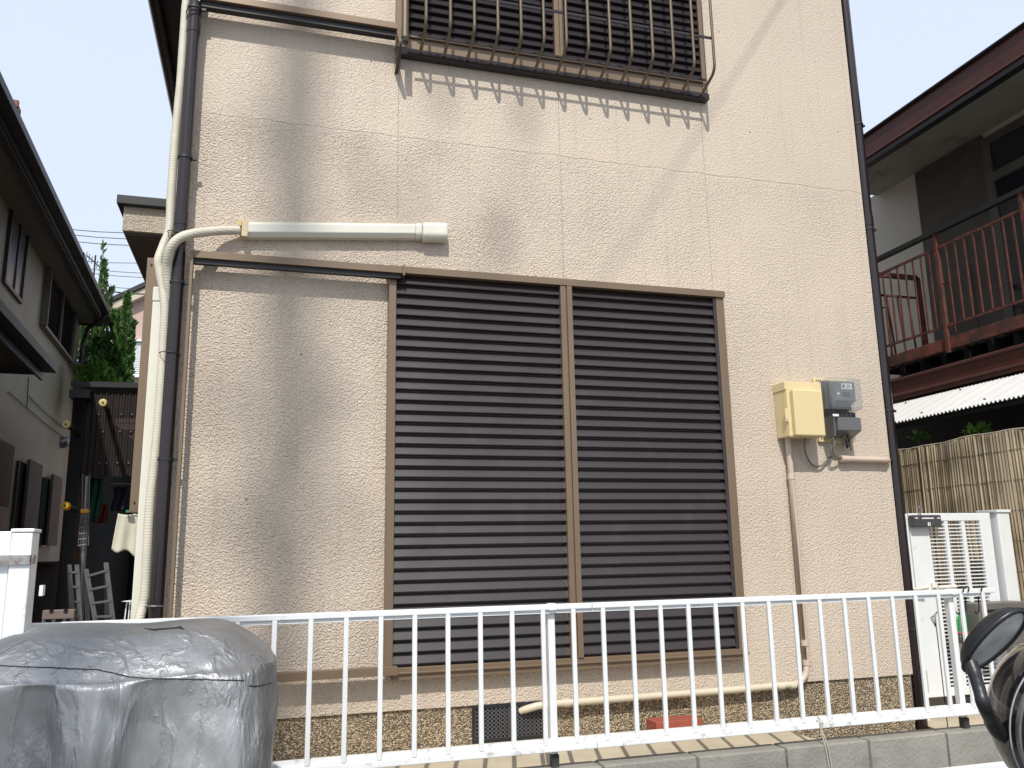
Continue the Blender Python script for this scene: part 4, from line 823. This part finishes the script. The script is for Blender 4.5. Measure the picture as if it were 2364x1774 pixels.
# ---------------------------------------------------------------- alley shed
SH = thing('lean_to', (-1.5, 5, .55), 'dark lean-to shed walled with brown corrugated plastic at the end of the alley', 'shed')
SY = 4.5; sx0_, sx1_ = A(190, 1000, SY).x, -.55; sz1, sz0 = A(250, 905, SY).z, A(250, 1100, SY).z
m = MB(); xs = np.arange(sx0_, sx1_, .006); vs = []; fs = []
for x in xs:
    for z in (sz0, sz1): vs.append((x, SY+.006*math.sin(x/.05*2*math.pi), z))
for i in range(len(xs)-1): fs.append((i*2, i*2+2, i*2+3, i*2+1))
m.add(vs, fs); m.build('corrugated_panel', M_poly, SH)
m = MB()
for py_ in (958, 997, 1070): z_ = A(250, py_, SY).z; m.box(sx0_, sx1_, SY+.012, SY+.05, z_-.025, z_+.025)
m.box(sx0_, sx0_+.06, SY+.051, SY+.11, .55, sz1); m.box(A(240, 1000, SY).x-.03, A(240, 1000, SY).x+.03, SY+.051, SY+.11, sz0, sz1); m.build('timber_rail', M_wood, SH)
m = MB()
for py_, pxs in ((958, (228, 280, 305)), (998, (238, 277, 302)), (1070, (229, 246, 272, 297))):
    for q in pxs: p = A(q, py_, SY-.01); m.lathe(p, [(0, -.012), (.008, -.008), (.011, 0), (.011, .006)], 8, axis='y')
m.build('washer_screw', M_alu, SH)
sl0 = sx0_-.12
m = MB(); m.add([(sl0, SY-.05, sz1+.03), (sx1_+.1, SY-.05, sz1+.05), (sx1_+.1, 8.5, sz1+.35), (sl0, 8.5, sz1+.35), (sl0, SY-.05, sz1+.08), (sx1_+.1, SY-.05, sz1+.10), (sx1_+.1, 8.5, sz1+.40), (sl0, 8.5, sz1+.40)], [(0, 1, 2, 3), (4, 5, 6, 7), (0, 1, 5, 4), (1, 2, 6, 5), (2, 3, 7, 6), (3, 0, 4, 7)]); m.build('roof', M_black, SH)
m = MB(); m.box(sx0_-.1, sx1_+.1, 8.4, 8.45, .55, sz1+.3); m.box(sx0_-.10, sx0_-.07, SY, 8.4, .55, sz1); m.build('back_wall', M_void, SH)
m = MB(); m.box(A(168, 912, SY).x, A(215, 912, SY).x, SY-.15, SY, A(190, 925, SY).z, A(190, 907, SY).z); m.build('gutter_end', M_black, SH)
# pipes with yellow caps
for i, (pa, pb, Y0, Y1, mt, lab) in enumerate((((238, 931), (257, 958), 4.0, 5.2, M_cream, 'upper dark pole end with cream cap, left of the brown shutter case top'), ((153, 981), (200, 1015), 3.7, 5.2, M_cream, 'dark pole with cream cap pointing out left of the corrugated panel'), ((153, 1169), (187, 1181), 3.7, 4.35, M_yellow, 'lower dark pole with orange cap clamped to the aluminium upright'))):
    a, b_ = A(*pa, Y0), A(*pb, Y1 if i < 2 else Y0+.3); T = thing('drying_pole', a, lab, 'drying pole', 'capped drying poles in the alley')
    MB().tube([a, b_], .022, 12).build('pole', M_dark, T); d = (a-b_).normalized()
    MB().tube([a-d*.01, a+d*.012, a+d*.03], [.034, .036, .026], 14).build('cap', mt, T); MB().tube([a+d*.031, a+d*.034], .011, 10).build('cap_mark', M_green, T)
AP = thing('aluminium_upright', A(195, 1430, 3.9), 'aluminium upright with yellow clamp and small wire mesh in the alley', 'pole')
pt, pb = A(201, 1100, 3.9), A(184, 1440, 3.9); MB().tube([pt, pb, (pb.x-.02, 3.9, .55)], .026, 12).build('pole', M_alu, AP)
for q in (191, 207): MB().tube([A(q, 1095, 3.86), A(q-3, 1260, 3.86)], .005, 6).build('thin_rod', M_alu, AP)
m = MB(); a, b_ = A(185, 1186, 3.85), A(206, 1175, 3.85); m.box(a.x, b_.x, 3.83, 3.90, a.z, b_.z); m.build('clamp', M_yellow, AP, bev=.01)
m = MB()
for i in range(5): m.tube([A(187+i*4.2, 1188, 3.84), A(180+i*4.6, 1264, 3.84)], .0035, 5)
for i in range(6): m.tube([A(186-i*1.2, 1192+i*13.5, 3.84), A(204-i*1.0, 1190+i*13.5, 3.84)], .0035, 5)
m.build('wire_mesh', M_alu, AP)
# towel
TW = thing('towel', A(290, 1180, .9), 'pale cream striped towel clipped up beside the house wall in the alley', 'towel')
cor = [A(273, 1186, .9), A(322, 1182, .9), A(322, 1284, .9), A(257, 1268, .9)]
vs = []; fs = []; NU, NV = 24, 16
for j in range(NV+1):
    for i in range(NU+1):
        u, v_ = i/NU, j/NV; p = (cor[0].lerp(cor[1], u)).lerp(cor[3].lerp(cor[2], u), v_); vs.append(p+Vector((0, .004*math.sin(u*13+v_)*(.3+v_)+.03*u, -.012*math.sin(u*9)*v_-.01*math.sin(u*3.14)*(1-v_))))
for j in range(NV):
    for i in range(NU): a = j*(NU+1)+i; fs.append((a, a+1, a+NU+2, a+NU+1))
m = MB(); m.add(vs, fs, True); o = m.build('cloth', M_cloth, TW); sd = o.modifiers.new('s', 'SOLIDIFY'); sd.thickness = .004
m = MB(); p = A(299, 1181, .89); m.box(p.x-.016, p.x+.014, .875, .895, p.z-.006, p.z+.006); m.build('clip', M_green, TW)
m = MB(); m.tube([A(300, 1179, .9), A(345, 1177, .9)], .003, 6); m.build('hanging_rod', M_alu, TW)
# hanging clothes in the shed
for (pa, pb, mt, lab) in (((209, 1105), (230, 1205), M_clothg, 'dark green garment hanging in the shed doorway'), ((262, 1125), (290, 1180), M_clothn, 'navy garment hanging deeper in the shed'), ((224, 1165), (246, 1208), mat('dull_red_fabric', (.09, .012, .01), .9), 'dull red garment hanging low in the shed')):
    Y = 4.75; a, b_ = A(*pa, Y), A(*pb, Y); vs = []; fs = []
    for j in range(9):
        for i in range(13):
            u, v_ = i/12, j/8; vs.append((a.x+(b_.x-a.x)*(u+.06*math.sin(v_*5)), Y+.03*math.sin(u*11+v_*2), a.z+(b_.z-a.z)*v_))
    for j in range(8):
        for i in range(12): q = j*13+i; fs.append((q, q+1, q+14, q+13))
    m = MB(); m.add(vs, fs, True); o = m.build('garment', mt); o.modifiers.new('s', 'SOLIDIFY').thickness = .01; tag(o, lab, 'clothing')
tag(MB().tube([A(255, 1117, 4.7), A(318, 1117, 4.7)], .008, 8).build('hanging_rail', M_alu), 'short light rail across the shed opening', 'rail')
# ladders
M_alud = mat('dull_ladder_aluminium', (.13, .13, .135), .5, .5, .2, 12)
def ladder(p0, p1, p2, p3, Y, label, n_=4):
    T = thing('step_ladder', A(p1[0], p1[1], Y), label, 'ladder', 'aluminium step ladders in the alley')
    a, b_, c, d = A(*p0, Y), A(*p1, Y), A(*p2, Y), A(*p3, Y)
    for s_, e_ in ((a, b_), (c, d)): MB().quadbar(s_, e_, .016, .030, Vector((1, 0, 0))).build('side_rail', M_alud, T)
    for i in range(n_): t = (i+.5)/n_; MB().quadbar(a.lerp(b_, t), c.lerp(d, t), .03, .015).build('rung', M_alud, T)
    e1, e2 = a+Vector((0, .5, -(a.z-.6))), c+Vector((0, .5, -(c.z-.6)))
    m = MB(); m.quadbar(a, e1, .014, .03, Vector((1, 0, 0))); m.quadbar(c, e2, .014, .03, Vector((1, 0, 0))); m.build('back_leg', M_alud, T)
ladder((199, 1315), (222, 1440), (245, 1300), (262, 1440), 2.6, 'bright aluminium step ladder in the alley, right of the upright')
ladder((160, 1305), (170, 1440), (178, 1305), (186, 1440), 3.2, 'slim dark step ladder leaning left of the upright in the alley')
m = MB(); z_ = A(140, 1418, 2.0).z; m.box(A(97, 1418, 2.).x, A(172, 1418, 2.).x, 2.0, 2.06, z_-.03, z_+.025)
st = thing('folding_stool', A(135, 1420, 2), 'weathered folding step with two round holes behind the silver cover', 'step stool'); m.build('top_step', mat('faded_pink_metal', (.16, .12, .11), .6), st, bev=.005)
m = MB()
for q in (102, 125, 150, 168): a = A(q, 1425, 2.03); m.box(a.x-.008, a.x+.008, 2.02, 2.04, .56, z_-.03)
m.build('leg', M_alu, st)
m = MB()
for q in (119, 152): a = A(q, 1412, 1.998); m.lathe((a.x, 1.999, a.z), [(0, 0), (.014, 0), (.014, -.001)], 12, axis='y')
m.build('grip_hole', M_void, st)
m = MB(); a = A(300, 1390, 1.2); m.lathe((a.x-.0, 1.2, a.z), [(.02, 0), (.045, .004), (.02, .008)], 16)
for dx in (-.03, 0, .02): m.tube([(a.x+dx*.5, 1.2, a.z), (a.x+dx*1.6-.01, 1.2, .56)], .004, 6)
tag(m.build('plant_stand', M_white), 'little white wire stand beside the ivory duct foot', 'stand')
# ---------------------------------------------------------------- beyond: cypress, pink house, lines
def plume(m, base, top, r, n_):
    ax = top-base
    for i in range(n_):
        t = random.random()**.85; rad = r*(1-t)**.7*(.35+.65*min(1, t*4+.25)); a = random.uniform(0, 6.283); rr_ = rad*math.sqrt(random.uniform(.15, 1))
        p = base+ax*t+Vector((math.cos(a)*rr_, math.sin(a)*rr_, 0)); L = random.uniform(.05, .115)
        d = (Vector((math.cos(a)*.5, math.sin(a)*.5, 1))+Vector((random.uniform(-.4, .4), random.uniform(-.4, .4), random.uniform(-.2, .2)))).normalized()
        s_ = d.cross(Vector((random.uniform(-1, 1), random.uniform(-1, 1), .2))).normalized()
        m.add([p, p+d*L*.45+s_*L*.26, p+d*L, p+d*L*.45-s_*L*.22], [(0, 1, 2, 3)])
def cypress(Y, plumes, label, trunkpx, name='cypress_tree', mt=M_cyp):
    b0 = A(trunkpx[0], trunkpx[1], Y); T = thing(name, (b0.x, Y, .55), label, 'tree')
    m = MB(); m.tube([(b0.x, Y, .55), (b0.x+.02, Y, 2.5), (b0.x, Y, b0.z)], [.11, .08, .03], 8)
    for (ax_, ay, bx, by, r, n_, dy) in plumes: p = A(ax_, ay, Y+dy); m.tube([(b0.x, Y, max(1.5, p.z-.9)), tuple(p.lerp(A(bx, by, Y+dy), .35))], [.03, .012], 6)
    m.build('trunk', M_bark, T)
    m = MB()
    for (ax_, ay, bx, by, r, n_, dy) in plumes: plume(m, A(ax_, ay, Y+dy), A(bx, by, Y+dy), r, n_)
    m.build('crown', mt, T)
cypress(10.5, [(236, 780, 240, 606, .10, 420, 0), (238, 640, 237, 556, .025, 40, 0), (243, 740, 258, 668, .05, 110, .1), (215, 940, 208, 735, .19, 1100, .2), (228, 930, 226, 745, .17, 1000, 0), (195, 950, 192, 745, .15, 700, .3), (243, 930, 247, 780, .17, 900, -.3), (256, 940, 262, 720, .12, 800, -.2), (275, 940, 296, 684, .17, 1500, -.3), (268, 900, 274, 722, .08, 350, -.3), (290, 925, 309, 745, .07, 420, -.3), (296, 850, 304, 800, .05, 120, -.3), (280, 940, 286, 800, .15, 600, -.4)], 'dark green cypress with pointed plumes behind the grey house corner', (255, 800))
cypress(9.3, [(215, 960, 216, 832, .17, 900, 0), (250, 960, 252, 860, .16, 800, -.1), (192, 960, 188, 850, .13, 500, 0), (232, 960, 235, 842, .15, 700, -.2), (272, 960, 272, 880, .10, 300, 0)], 'brighter rounded conifer in front of the cypress, above the shed roof', (225, 860), 'conifer', leafmat('bright_conifer', (.03, .11, .01), (.13, .26, .03)))
PH = thing('house', (-2, 16, .55), 'pale pink distant house with white shutters behind the cypress', 'house')
Y = 15.0
e0, e1 = A(248, 690, Y), A(335, 650, Y); eb = A(300, 910, Y)
sl_ = (e1.z-e0.z)/(e1.x-e0.x); apex = e1.x+1.6; xl = e0.x-.2; az_ = e0.z+sl_*(apex-e0.x); zl = e0.z+sl_*(xl-e0.x)
m = MB(); m.prism([(xl+.3, .5), (2*apex-xl-.3, .5), (2*apex-xl-.3, zl-.1), (apex, az_-.2), (xl+.3, zl-.05)], 'y', Y+.25, Y+6); m.build('wall', M_pink, PH)
m = MB(); m.prism([(xl, zl), (apex, az_), (2*apex-xl, zl), (2*apex-xl, zl-.10), (apex, az_-.12), (xl, zl-.10)], 'y', Y, Y+6.3); ro = m.build('roof', M_black, PH)
m = MB(); m.prism([(xl+.02, zl-.11), (apex, az_-.13), (2*apex-xl, zl-.11), (2*apex-xl, zl-.28), (apex, az_-.31), (xl+.02, zl-.28)], 'y', Y+.05, Y+.24); m.build('barge_board', M_trim, ro)
p0, p1 = A(290, 862, Y), A(350, 787, Y)
m = MB(); m.box(p0.x, p0.x+1.2, Y+.12, Y+.249, p0.z-.05, p0.z-.01); m.box(p0.x, p0.x+.05, Y+.12, Y+.249, p0.z, p1.z); m.box(p0.x+.28, p0.x+.33, Y+.12, Y+.249, p0.z, p1.z); m.box(p0.x, p0.x+1.2, Y+.1, Y+.249, p1.z, p1.z+.05)
wf = m.build('shutter_window', M_white, PH); m = MB(); z = p0.z
while z < p1.z-.02: m.box(p0.x+.05, p0.x+1.2, Y+.17, Y+.2, z, z+.030); z += .045
m.box(p0.x+.05, p0.x+1.2, Y+.21, Y+.23, p0.z, p1.z); m.build('louvre_panel', M_white, wf)
m = MB(); z = 1.5
while z < p0.z-.25: m.box(xl+.29, xl+5, Y+.22, Y+.249, z, z+.13); z += .16
m.build('lap_siding', mat('pink_siding', (.48, .33, .30), .8), PH)
for i, ((xa, ya), (xb_, yb_), Yl) in enumerate((((160, 530), (285, 538), 22), ((160, 542), (290, 552), 22), ((160, 557), (295, 567), 22), ((195, 604), (320, 608), 28), ((215, 622), (322, 631), 28), ((215, 632), (325, 641), 28), ((230, 660), (335, 669), 30), ((245, 672), (345, 680), 12.5))):
    a, b_ = A(xa, ya, Yl), A(xb_, yb_, Yl); d = b_-a
    p = [a-d*2, a-d, a, a+d*.5-Vector((0, 0, .02)), b_, b_+d, b_+d*2]
    tag(MB().tube(p, .012 if i < 7 else .014, 5).build('power_line', M_dark), ['highest of the power lines between grey house and canopy', 'power line just under the highest one', 'third power line down, last of the top trio', 'lone faint power line at antenna height', 'upper power line just below the antenna', 'lower power line just below the antenna', 'power line a little over the pink roof', 'dark power line crossing the pink gable edge'][i], 'power line', 'power lines in the sky')
# ---------------------------------------------------------------- left white gate posts
GP = thing('gate_post', (-.8, -.85, 0), 'white gate post with square cap and grey steel band at the left edge', 'gate post')
Yp = -.95; a, b_ = A(27, 1235, Yp), A(76, 1235, Yp); zt = A(50, 1230, Yp).z
MB().box(a.x, b_.x, Yp, Yp+.085, 0, zt).build('post_body', M_white, GP, bev=.003); MB().box(a.x-.003, b_.x+.004, Yp-.004, Yp+.089, zt+.001, zt+.012).build('post_cap', M_white, GP, bev=.003)
c = A(0, 1222, Yp+.02).x-.06
bdz = A(40, 1293, Yp).z; m = MB(); m.box(c-.02, b_.x+.004, Yp-.010, Yp-.0015, bdz-.014, bdz+.014); m.box(b_.x+.0015, b_.x+.010, Yp-.010, Yp+.02, bdz-.014, bdz+.014); m.build('steel_band', mat('rusting_steel', (.36, .36, .37), .45, .5, .1, 10, stain=((.16, .07, .03), 14, .52, .66)), GP)
m = MB(); q = A(70, 1362, Yp); m.box(q.x+.02, q.x+.03, Yp+.02, Yp+.05, q.z-.02, q.z+.012); m.build('latch_plate', M_white, GP)
GP2 = thing('gate_post', (c, -.9, 0), 'white upright pressed against the capped post at the far left edge', 'gate post')
MB().box(c, a.x-.003, Yp+.012, Yp+.085, 0, zt+.004).build('post_body', M_white, GP2, bev=.003)
MB().box(c-.3, c-.003, Yp+.02, Yp+.07, .3, zt-.1).build('gate_panel', M_white, GP2, bev=.003)
# ---------------------------------------------------------------- silver cover
CV = thing('covered_scooter', (-.33, -1.42, 0), 'creased silver fabric cover over a boxy scooter, bottom left', 'scooter cover')
def smooth(e0_, e1_, x): t = max(0, min(1, (x-e0_)/(e1_-e0_))); return t*t*(3-2*t)
from mathutils import noise as mn
cx_, cy_, hx_, hy_, top_ = -.335, -1.43, .385, .36, 1.375
NA, NH = 220, 120; vs = []; fs = []
for j in range(NH+1):
    s_ = j/NH
    for i in range(NA):
        a = 2*math.pi*i/NA; ca, sa = math.cos(a), math.sin(a)
        pw = 4.6; k_ = (abs(ca)**pw+abs(sa)**pw)**(-1/pw)
        # arc from top centre over the rounded edge down to the ground
        if s_ < .35:
            q = s_/.35; rad = q*.96; z = top_ - .085*max(0, (q-.64)/.36)**1.5
        else:
            q = (s_-.35)/.65
            e_ = min(1, q/.22); rad = .96+.04*math.sin(e_*math.pi/2); z = top_-.085-.05*(1-math.cos(e_*math.pi/2)) - max(0, q-.10)*(top_-.135)/.90
            rad += .05*smooth(.2, 1, q)
        x = cx_+hx_*k_*ca*rad; y = cy_+hy_*k_*sa*rad
        down = smooth(.34, .50, s_)
        # hanging pleats: ridges that deepen downwards and lean
        ph = a*hx_*1.0
        pl_ = mn.noise(Vector((ca*3.2+s_*1.4, sa*3.2, 7.7+s_*.8)))*.060 + abs(mn.noise(Vector((ca*7+s_*2.2, sa*7, 1.3+s_*1.5))))*.030
        wr = mn.noise(Vector((x*9, y*9, z*7)))*.008 + abs(mn.noise(Vector((x*16+z*6, y*16, z*9))))*.010
        d = Vector((ca, sa, 0)); rr2 = pl_*down*1.1 + wr*(.35+down) + (1-abs(mn.noise(Vector((ca*5+s_*5, sa*5, s_*3+4)))*2.2))**4*-.010*down
        if s_ < .36: z += mn.noise(Vector((x*5, y*5, 3)))*.004
        x -= d.x*rr2; y -= d.y*rr2
        # gentle sag between the frame corners
        z -= .010*smooth(.0, .35, s_)*(.5+.5*math.cos(a*4))
        vs.append((x, y, max(.02, z)))
for j in range(NH):
    for i in range(NA): a = j*NA+i; b_ = j*NA+(i+1) % NA; fs.append((a, b_, b_+NA, a+NA))
m = MB(); m.add(vs, fs, True); cov = m.build('cover_sheet', M_cover, CV)
from mathutils.bvhtree import BVHTree
bvh = BVHTree.FromPolygons([Vector(v_) for v_ in vs], fs)
def hit(px_, py_, off=.0012):
    d = ray(px_, py_).normalized(); h, nn_, ii, dd = bvh.ray_cast(cam_pos, d)
    return (h - d*off) if h else None
for seq in ([(-20, 1536), (60, 1540), (120, 1541), (180, 1545), (222, 1546), (260, 1554), (300, 1563), (350, 1567), (430, 1568), (520, 1570), (572, 1572)], [(575, 1584), (590, 1585), (606, 1583), (618, 1580), (628, 1577)]):
    pp = []
    for (xa, ya), (xb_, yb_) in zip(seq[:-1], seq[1:]):
        for k in range(6):
            t = k/6; q = hit(xa+(xb_-xa)*t, ya+(yb_-ya)*t+random.uniform(-.8, .8))
            if q: pp.append(q)
    if len(pp) > 2: MB().tube(pp, .0013, 5).build('seam', M_black, CV)
sl = [(332, 1450), (345, 1454), (357, 1456), (385, 1453), (412, 1451), (427, 1454), (418, 1446), (413, 1446), (408, 1448), (380, 1450), (356, 1452)]
q = [hit(*p, .010) for p in sl]
if all(q):
    m = MB(); nq = len(q); m.add([tuple(p) for p in q]+[tuple(p-Vector((0, 0, .003))) for p in q], [list(range(nq)), list(range(2*nq-1, nq-1, -1))]+[(i, i+nq, (i+1) % nq+nq, (i+1) % nq) for i in range(nq)]); m.build('torn_slit', M_void, CV)
# ---------------------------------------------------------------- scooter with mirror, bottom right
SC = thing('scooter', (1.9, -2.4, 0), 'black scooter front with round chrome rimmed headlight at the bottom right corner', 'scooter')
M_gloss = mat('glossy_black_paint', (.010, .010, .012), .12, 0, .1, 3, spec=.7, coat=1)
M_matb = mat('satin_black_plastic', (.014, .015, .018), .38, 0, .1, 20, bump=.0004, bscale=300)
M_mirror = mat('mirror_glass', (.62, .64, .64), .35, .35, .25, 25)  # pale satin base colour stands in for a bright reflection
M_chrome = mat('chrome', (.75, .75, .76), .08, 1, .02, 3)
MY = -2.45
# mirror shell: ellipsoid-like disc, long axis along photo diagonal
c = A(2296, 1480, MY)
ea = A(2352, 1420, MY); eb_ = A(2232, 1538, MY); ax1 = (ea-eb_); La = ax1.length/2*.95; ax1.normalize()
vdir = (cam_pos-c).normalized(); ax1 = (ax1-vdir*ax1.dot(vdir)).normalized(); eimg = (rr*.70-uu*.71); eimg = eimg-vdir*eimg.dot(vdir); eimg = (eimg-ax1*eimg.dot(ax1)).normalized()
nrm = (vdir*.40+eimg*.92); nrm = (nrm-ax1*nrm.dot(ax1)).normalized(); ax2 = nrm.cross(ax1).normalized()
MH = MB(); vs = []; fs = []; nU, nV = 36, 14
Wd = La*.60
for j in range(nV+1):
    t = j/nV*math.pi/2; rr_ = math.cos(t); dd = math.sin(t)
    for i in range(nU):
        a = 2*math.pi*i/nU; ca, sa = math.cos(a), math.sin(a); egg = 1+.12*ca
        p = c + ax1*La*ca*rr_**.8 + ax2*Wd*sa*egg*rr_**.8 - nrm*(.040*dd); vs.append(p)
for j in range(nV):
    for i in range(nU): a = j*nU+i; b_ = j*nU+(i+1) % nU; fs.append((a, b_, b_+nU, a+nU))
MH.add(vs, fs, True)
rim = [c+ax1*La*math.cos(a)+ax2*Wd*math.sin(a)*(1+.12*math.cos(a)) for a in np.linspace(0, 2*math.pi, 37)]; MH.tube(rim, .006, 8, caps=False)
mir = thing('scooter_mirror', c, None, None); COL.objects.unlink(mir)
mo = MH.build('mirror_housing', M_matb, SC)
m = MB(); g2 = [c+nrm*.001+ax1*La*.95*math.cos(a)+ax2*Wd*.95*math.sin(a)*(1+.12*math.cos(a)) for a in np.linspace(0, 2*math.pi, 36, endpoint=False)]; m.add([tuple(p) for p in g2]+[tuple(p-nrm*.003) for p in g2], [list(range(36)), list(range(71, 35, -1))]+[(i, i+36, (i+1) % 36+36, (i+1) % 36) for i in range(36)]); m.build('mirror_glass', M_mirror, mo)
stp = [A(2240, 1530, MY+.02), A(2249, 1554, MY+.01), A(2260, 1590, MY), A(2271, 1628, MY-.01), A(2290, 1666, MY+.03), A(2312, 1695, MY+.05), A(2370, 1720, MY+.06)]
MB().tube(spline(stp, 6), [.0135]*8+[.0125]*8+[.0135]*8+[.016]*13, 14).build('mirror_stem', M_matb, mo)
hc = A(2458, 1662, MY+.02); fd = Vector((-.2, .97, .1)).normalized(); Rh = (A(2420, 1650, MY)-A(2290, 1650, MY)).length
def pod(sc_, m, c_=hc):
    vs = []; fs = []; nU, nV = 48, 24
    for j in range(nV+1):
        t = math.pi*j/nV
        for i in range(nU): a = 2*math.pi*i/nU; vs.append(c_+rr*Rh*sc_*math.sin(t)*math.cos(a)+uu*Rh*sc_*1.18*math.sin(t)*math.sin(a)+fw*Rh*sc_*math.cos(t))
    for j in range(nV):
        for i in range(nU): a = j*nU+i; b_ = j*nU+(i+1) % nU; fs.append((a, b_, b_+nU, a+nU))
    return m.add(vs, fs, True)
hl = pod(1, MB()).build('front_cowl', M_gloss, SC)
m = MB(); m.tube([hc+rr*Rh*.66*math.cos(a)+uu*Rh*.98*math.sin(a)-fw*Rh*.60 for a in np.linspace(math.radians(95), math.radians(265), 40)], .0035, 8); m.build('headlight_rim', M_chrome, hl)
m = MB(); m.tube([hc+rr*Rh*.90*math.cos(a)+uu*Rh*1.08*math.sin(a)-fw*Rh*.36 for a in np.linspace(math.radians(100), math.radians(250), 40)], [.002+.012*math.sin(math.pi*k/39) for k in range(40)], 8, flat=.35); m.build('smoked_visor', mat('smoked_grey_plastic', (.16, .155, .15), .25, 0, .3, 30), hl)
for k_, (f_, g_) in enumerate(((.96, .24), (.83, .47), (.74, .56))):
    MB().tube([hc+rr*Rh*f_*math.cos(a)+uu*Rh*f_*1.18*math.sin(a)-fw*Rh*(g_+.03) for a in np.linspace(math.radians(100), math.radians(255), 40)], .0012 if k_ else .0022, 6).build('lens_ring', mat('clear_grey_ring', (.42, .42, .42), .2), hl)
# rest of the scooter
m = MB(); m.tube([hc-Vector((0, 0, Rh*.8)), (hc.x+.06, hc.y-.1, .75), (hc.x+.05, hc.y-.12, .55)], [.07, .10, .12], 16); m.tube([hc+Vector((.0, 0, -.02)), hc+Vector((.35, -.05, -.02))], .014, 10); m.build('steering_column', M_gloss, SC)
m = MB(); m.tube([(hc.x+.05, hc.y-.10, .55), (hc.x-.04, hc.y+.06, .26)], .03, 10); m.build('fork', M_matb, SC)
m = MB(); wc = Vector((hc.x-.04, hc.y+.06, .25)); wx = Vector((.82, .57, 0)); m.tube([wc+Vector((-.57, .82, 0))*.2*math.cos(a)+Vector((0, 0, .2*math.sin(a))) for a in np.linspace(0, 2*math.pi, 33)], .05, 12, caps=False); m.build('tyre', M_black, SC)
m = MB(); m.tube([wc-wx*.02, wc+wx*.02], .13, 20); m.build('rim', M_alu, SC)
m = MB(); m.box(hc.x-.0, hc.x+.32, hc.y-1.0, hc.y-.25, .30, .42); m.box(hc.x+.02, hc.x+.30, hc.y-1.3, hc.y-.6, .42, .76); m.build('body', M_gloss, SC, bev=.05)
m = MB(); m.box(hc.x+.03, hc.x+.29, hc.y-1.28, hc.y-.62, .761, .84); m.build('seat', M_matb, SC, bev=.03)
m = MB(); wr_ = Vector((hc.x+.16, hc.y-1.1, .25)); m.tube([wr_+Vector((0, .2*math.cos(a), .2*math.sin(a))) for a in np.linspace(0, 2*math.pi, 33)], .05, 12, caps=False); m.build('tyre', M_black, SC)
# ---------------------------------------------------------------- what stands behind the photographer and shades the wall
PD = 17.0; ux_, uy_ = .075-SUN.x/SUN.y*PD, -PD
UP = thing('utility_pole', (ux_, uy_, 0), 'tall slender utility pole across the street carrying insulators and soft lumps added to shade the wall', 'utility pole')
MB().tube([(ux_, uy_, 0), (ux_, uy_, 27)], [.12, .10], 20).build('pole', M_pole, UP)
def onsun(xf, zf, d): return Vector((xf, 0, zf))-Vector((SUN.x, SUN.y, SUN.z))/SUN.y*d
def lump(xp, yp, rx, rz, d, nm='shade_lump'):
    q = A(xp, yp, 0); p = onsun(q.x, q.z, d); m = MB(); m.lathe(p, [(0, -rz), (rx*.8, -rz*.6), (rx, 0), (rx*.8, rz*.6), (0, rz)], 14); m.quadbar(p, (ux_, uy_, p.z), .012, .012); m.build(nm, M_pole, UP)
for a_ in ((765, 930, .08, .15, 17), (715, 1060, .07, .14, 17.5), (525, 930, .07, .15, 17.5), (560, 1200, .06, .14, 17.5), (790, 1200, .08, .07, 17.5), (1160, 545, .055, .07, 13), (1215, 262, .06, .06, 13.4), (1020, 215, .05, .06, 13.4), (950, 465, .06, .05, 16), (840, 400, .06, .07, 16), (720, 250, .06, .10, 16), (600, 300, .05, .12, 17), (610, 650, .05, .10, 17), (725, 600, .05, .12, 17), (700, 1290, .07, .1, 17.5), (480, 1240, .05, .05, 17.5)): lump(*a_)  # unseen insulator shapes, with more lumps added to blotch the wall with shade
fa, fb_ = A(1806, 0, 0), A(1400, 640, 0); a = onsun(fa.x, fa.z, 3.0); b_ = onsun(fb_.x, fb_.z, 6.0); d = b_-a
tag(MB().tube([a-d*1.0, a, b_, b_+d*1.2], .0055, 8).build('service_cable', M_black), 'thick black service cable slanting over the street to the house', 'cable')
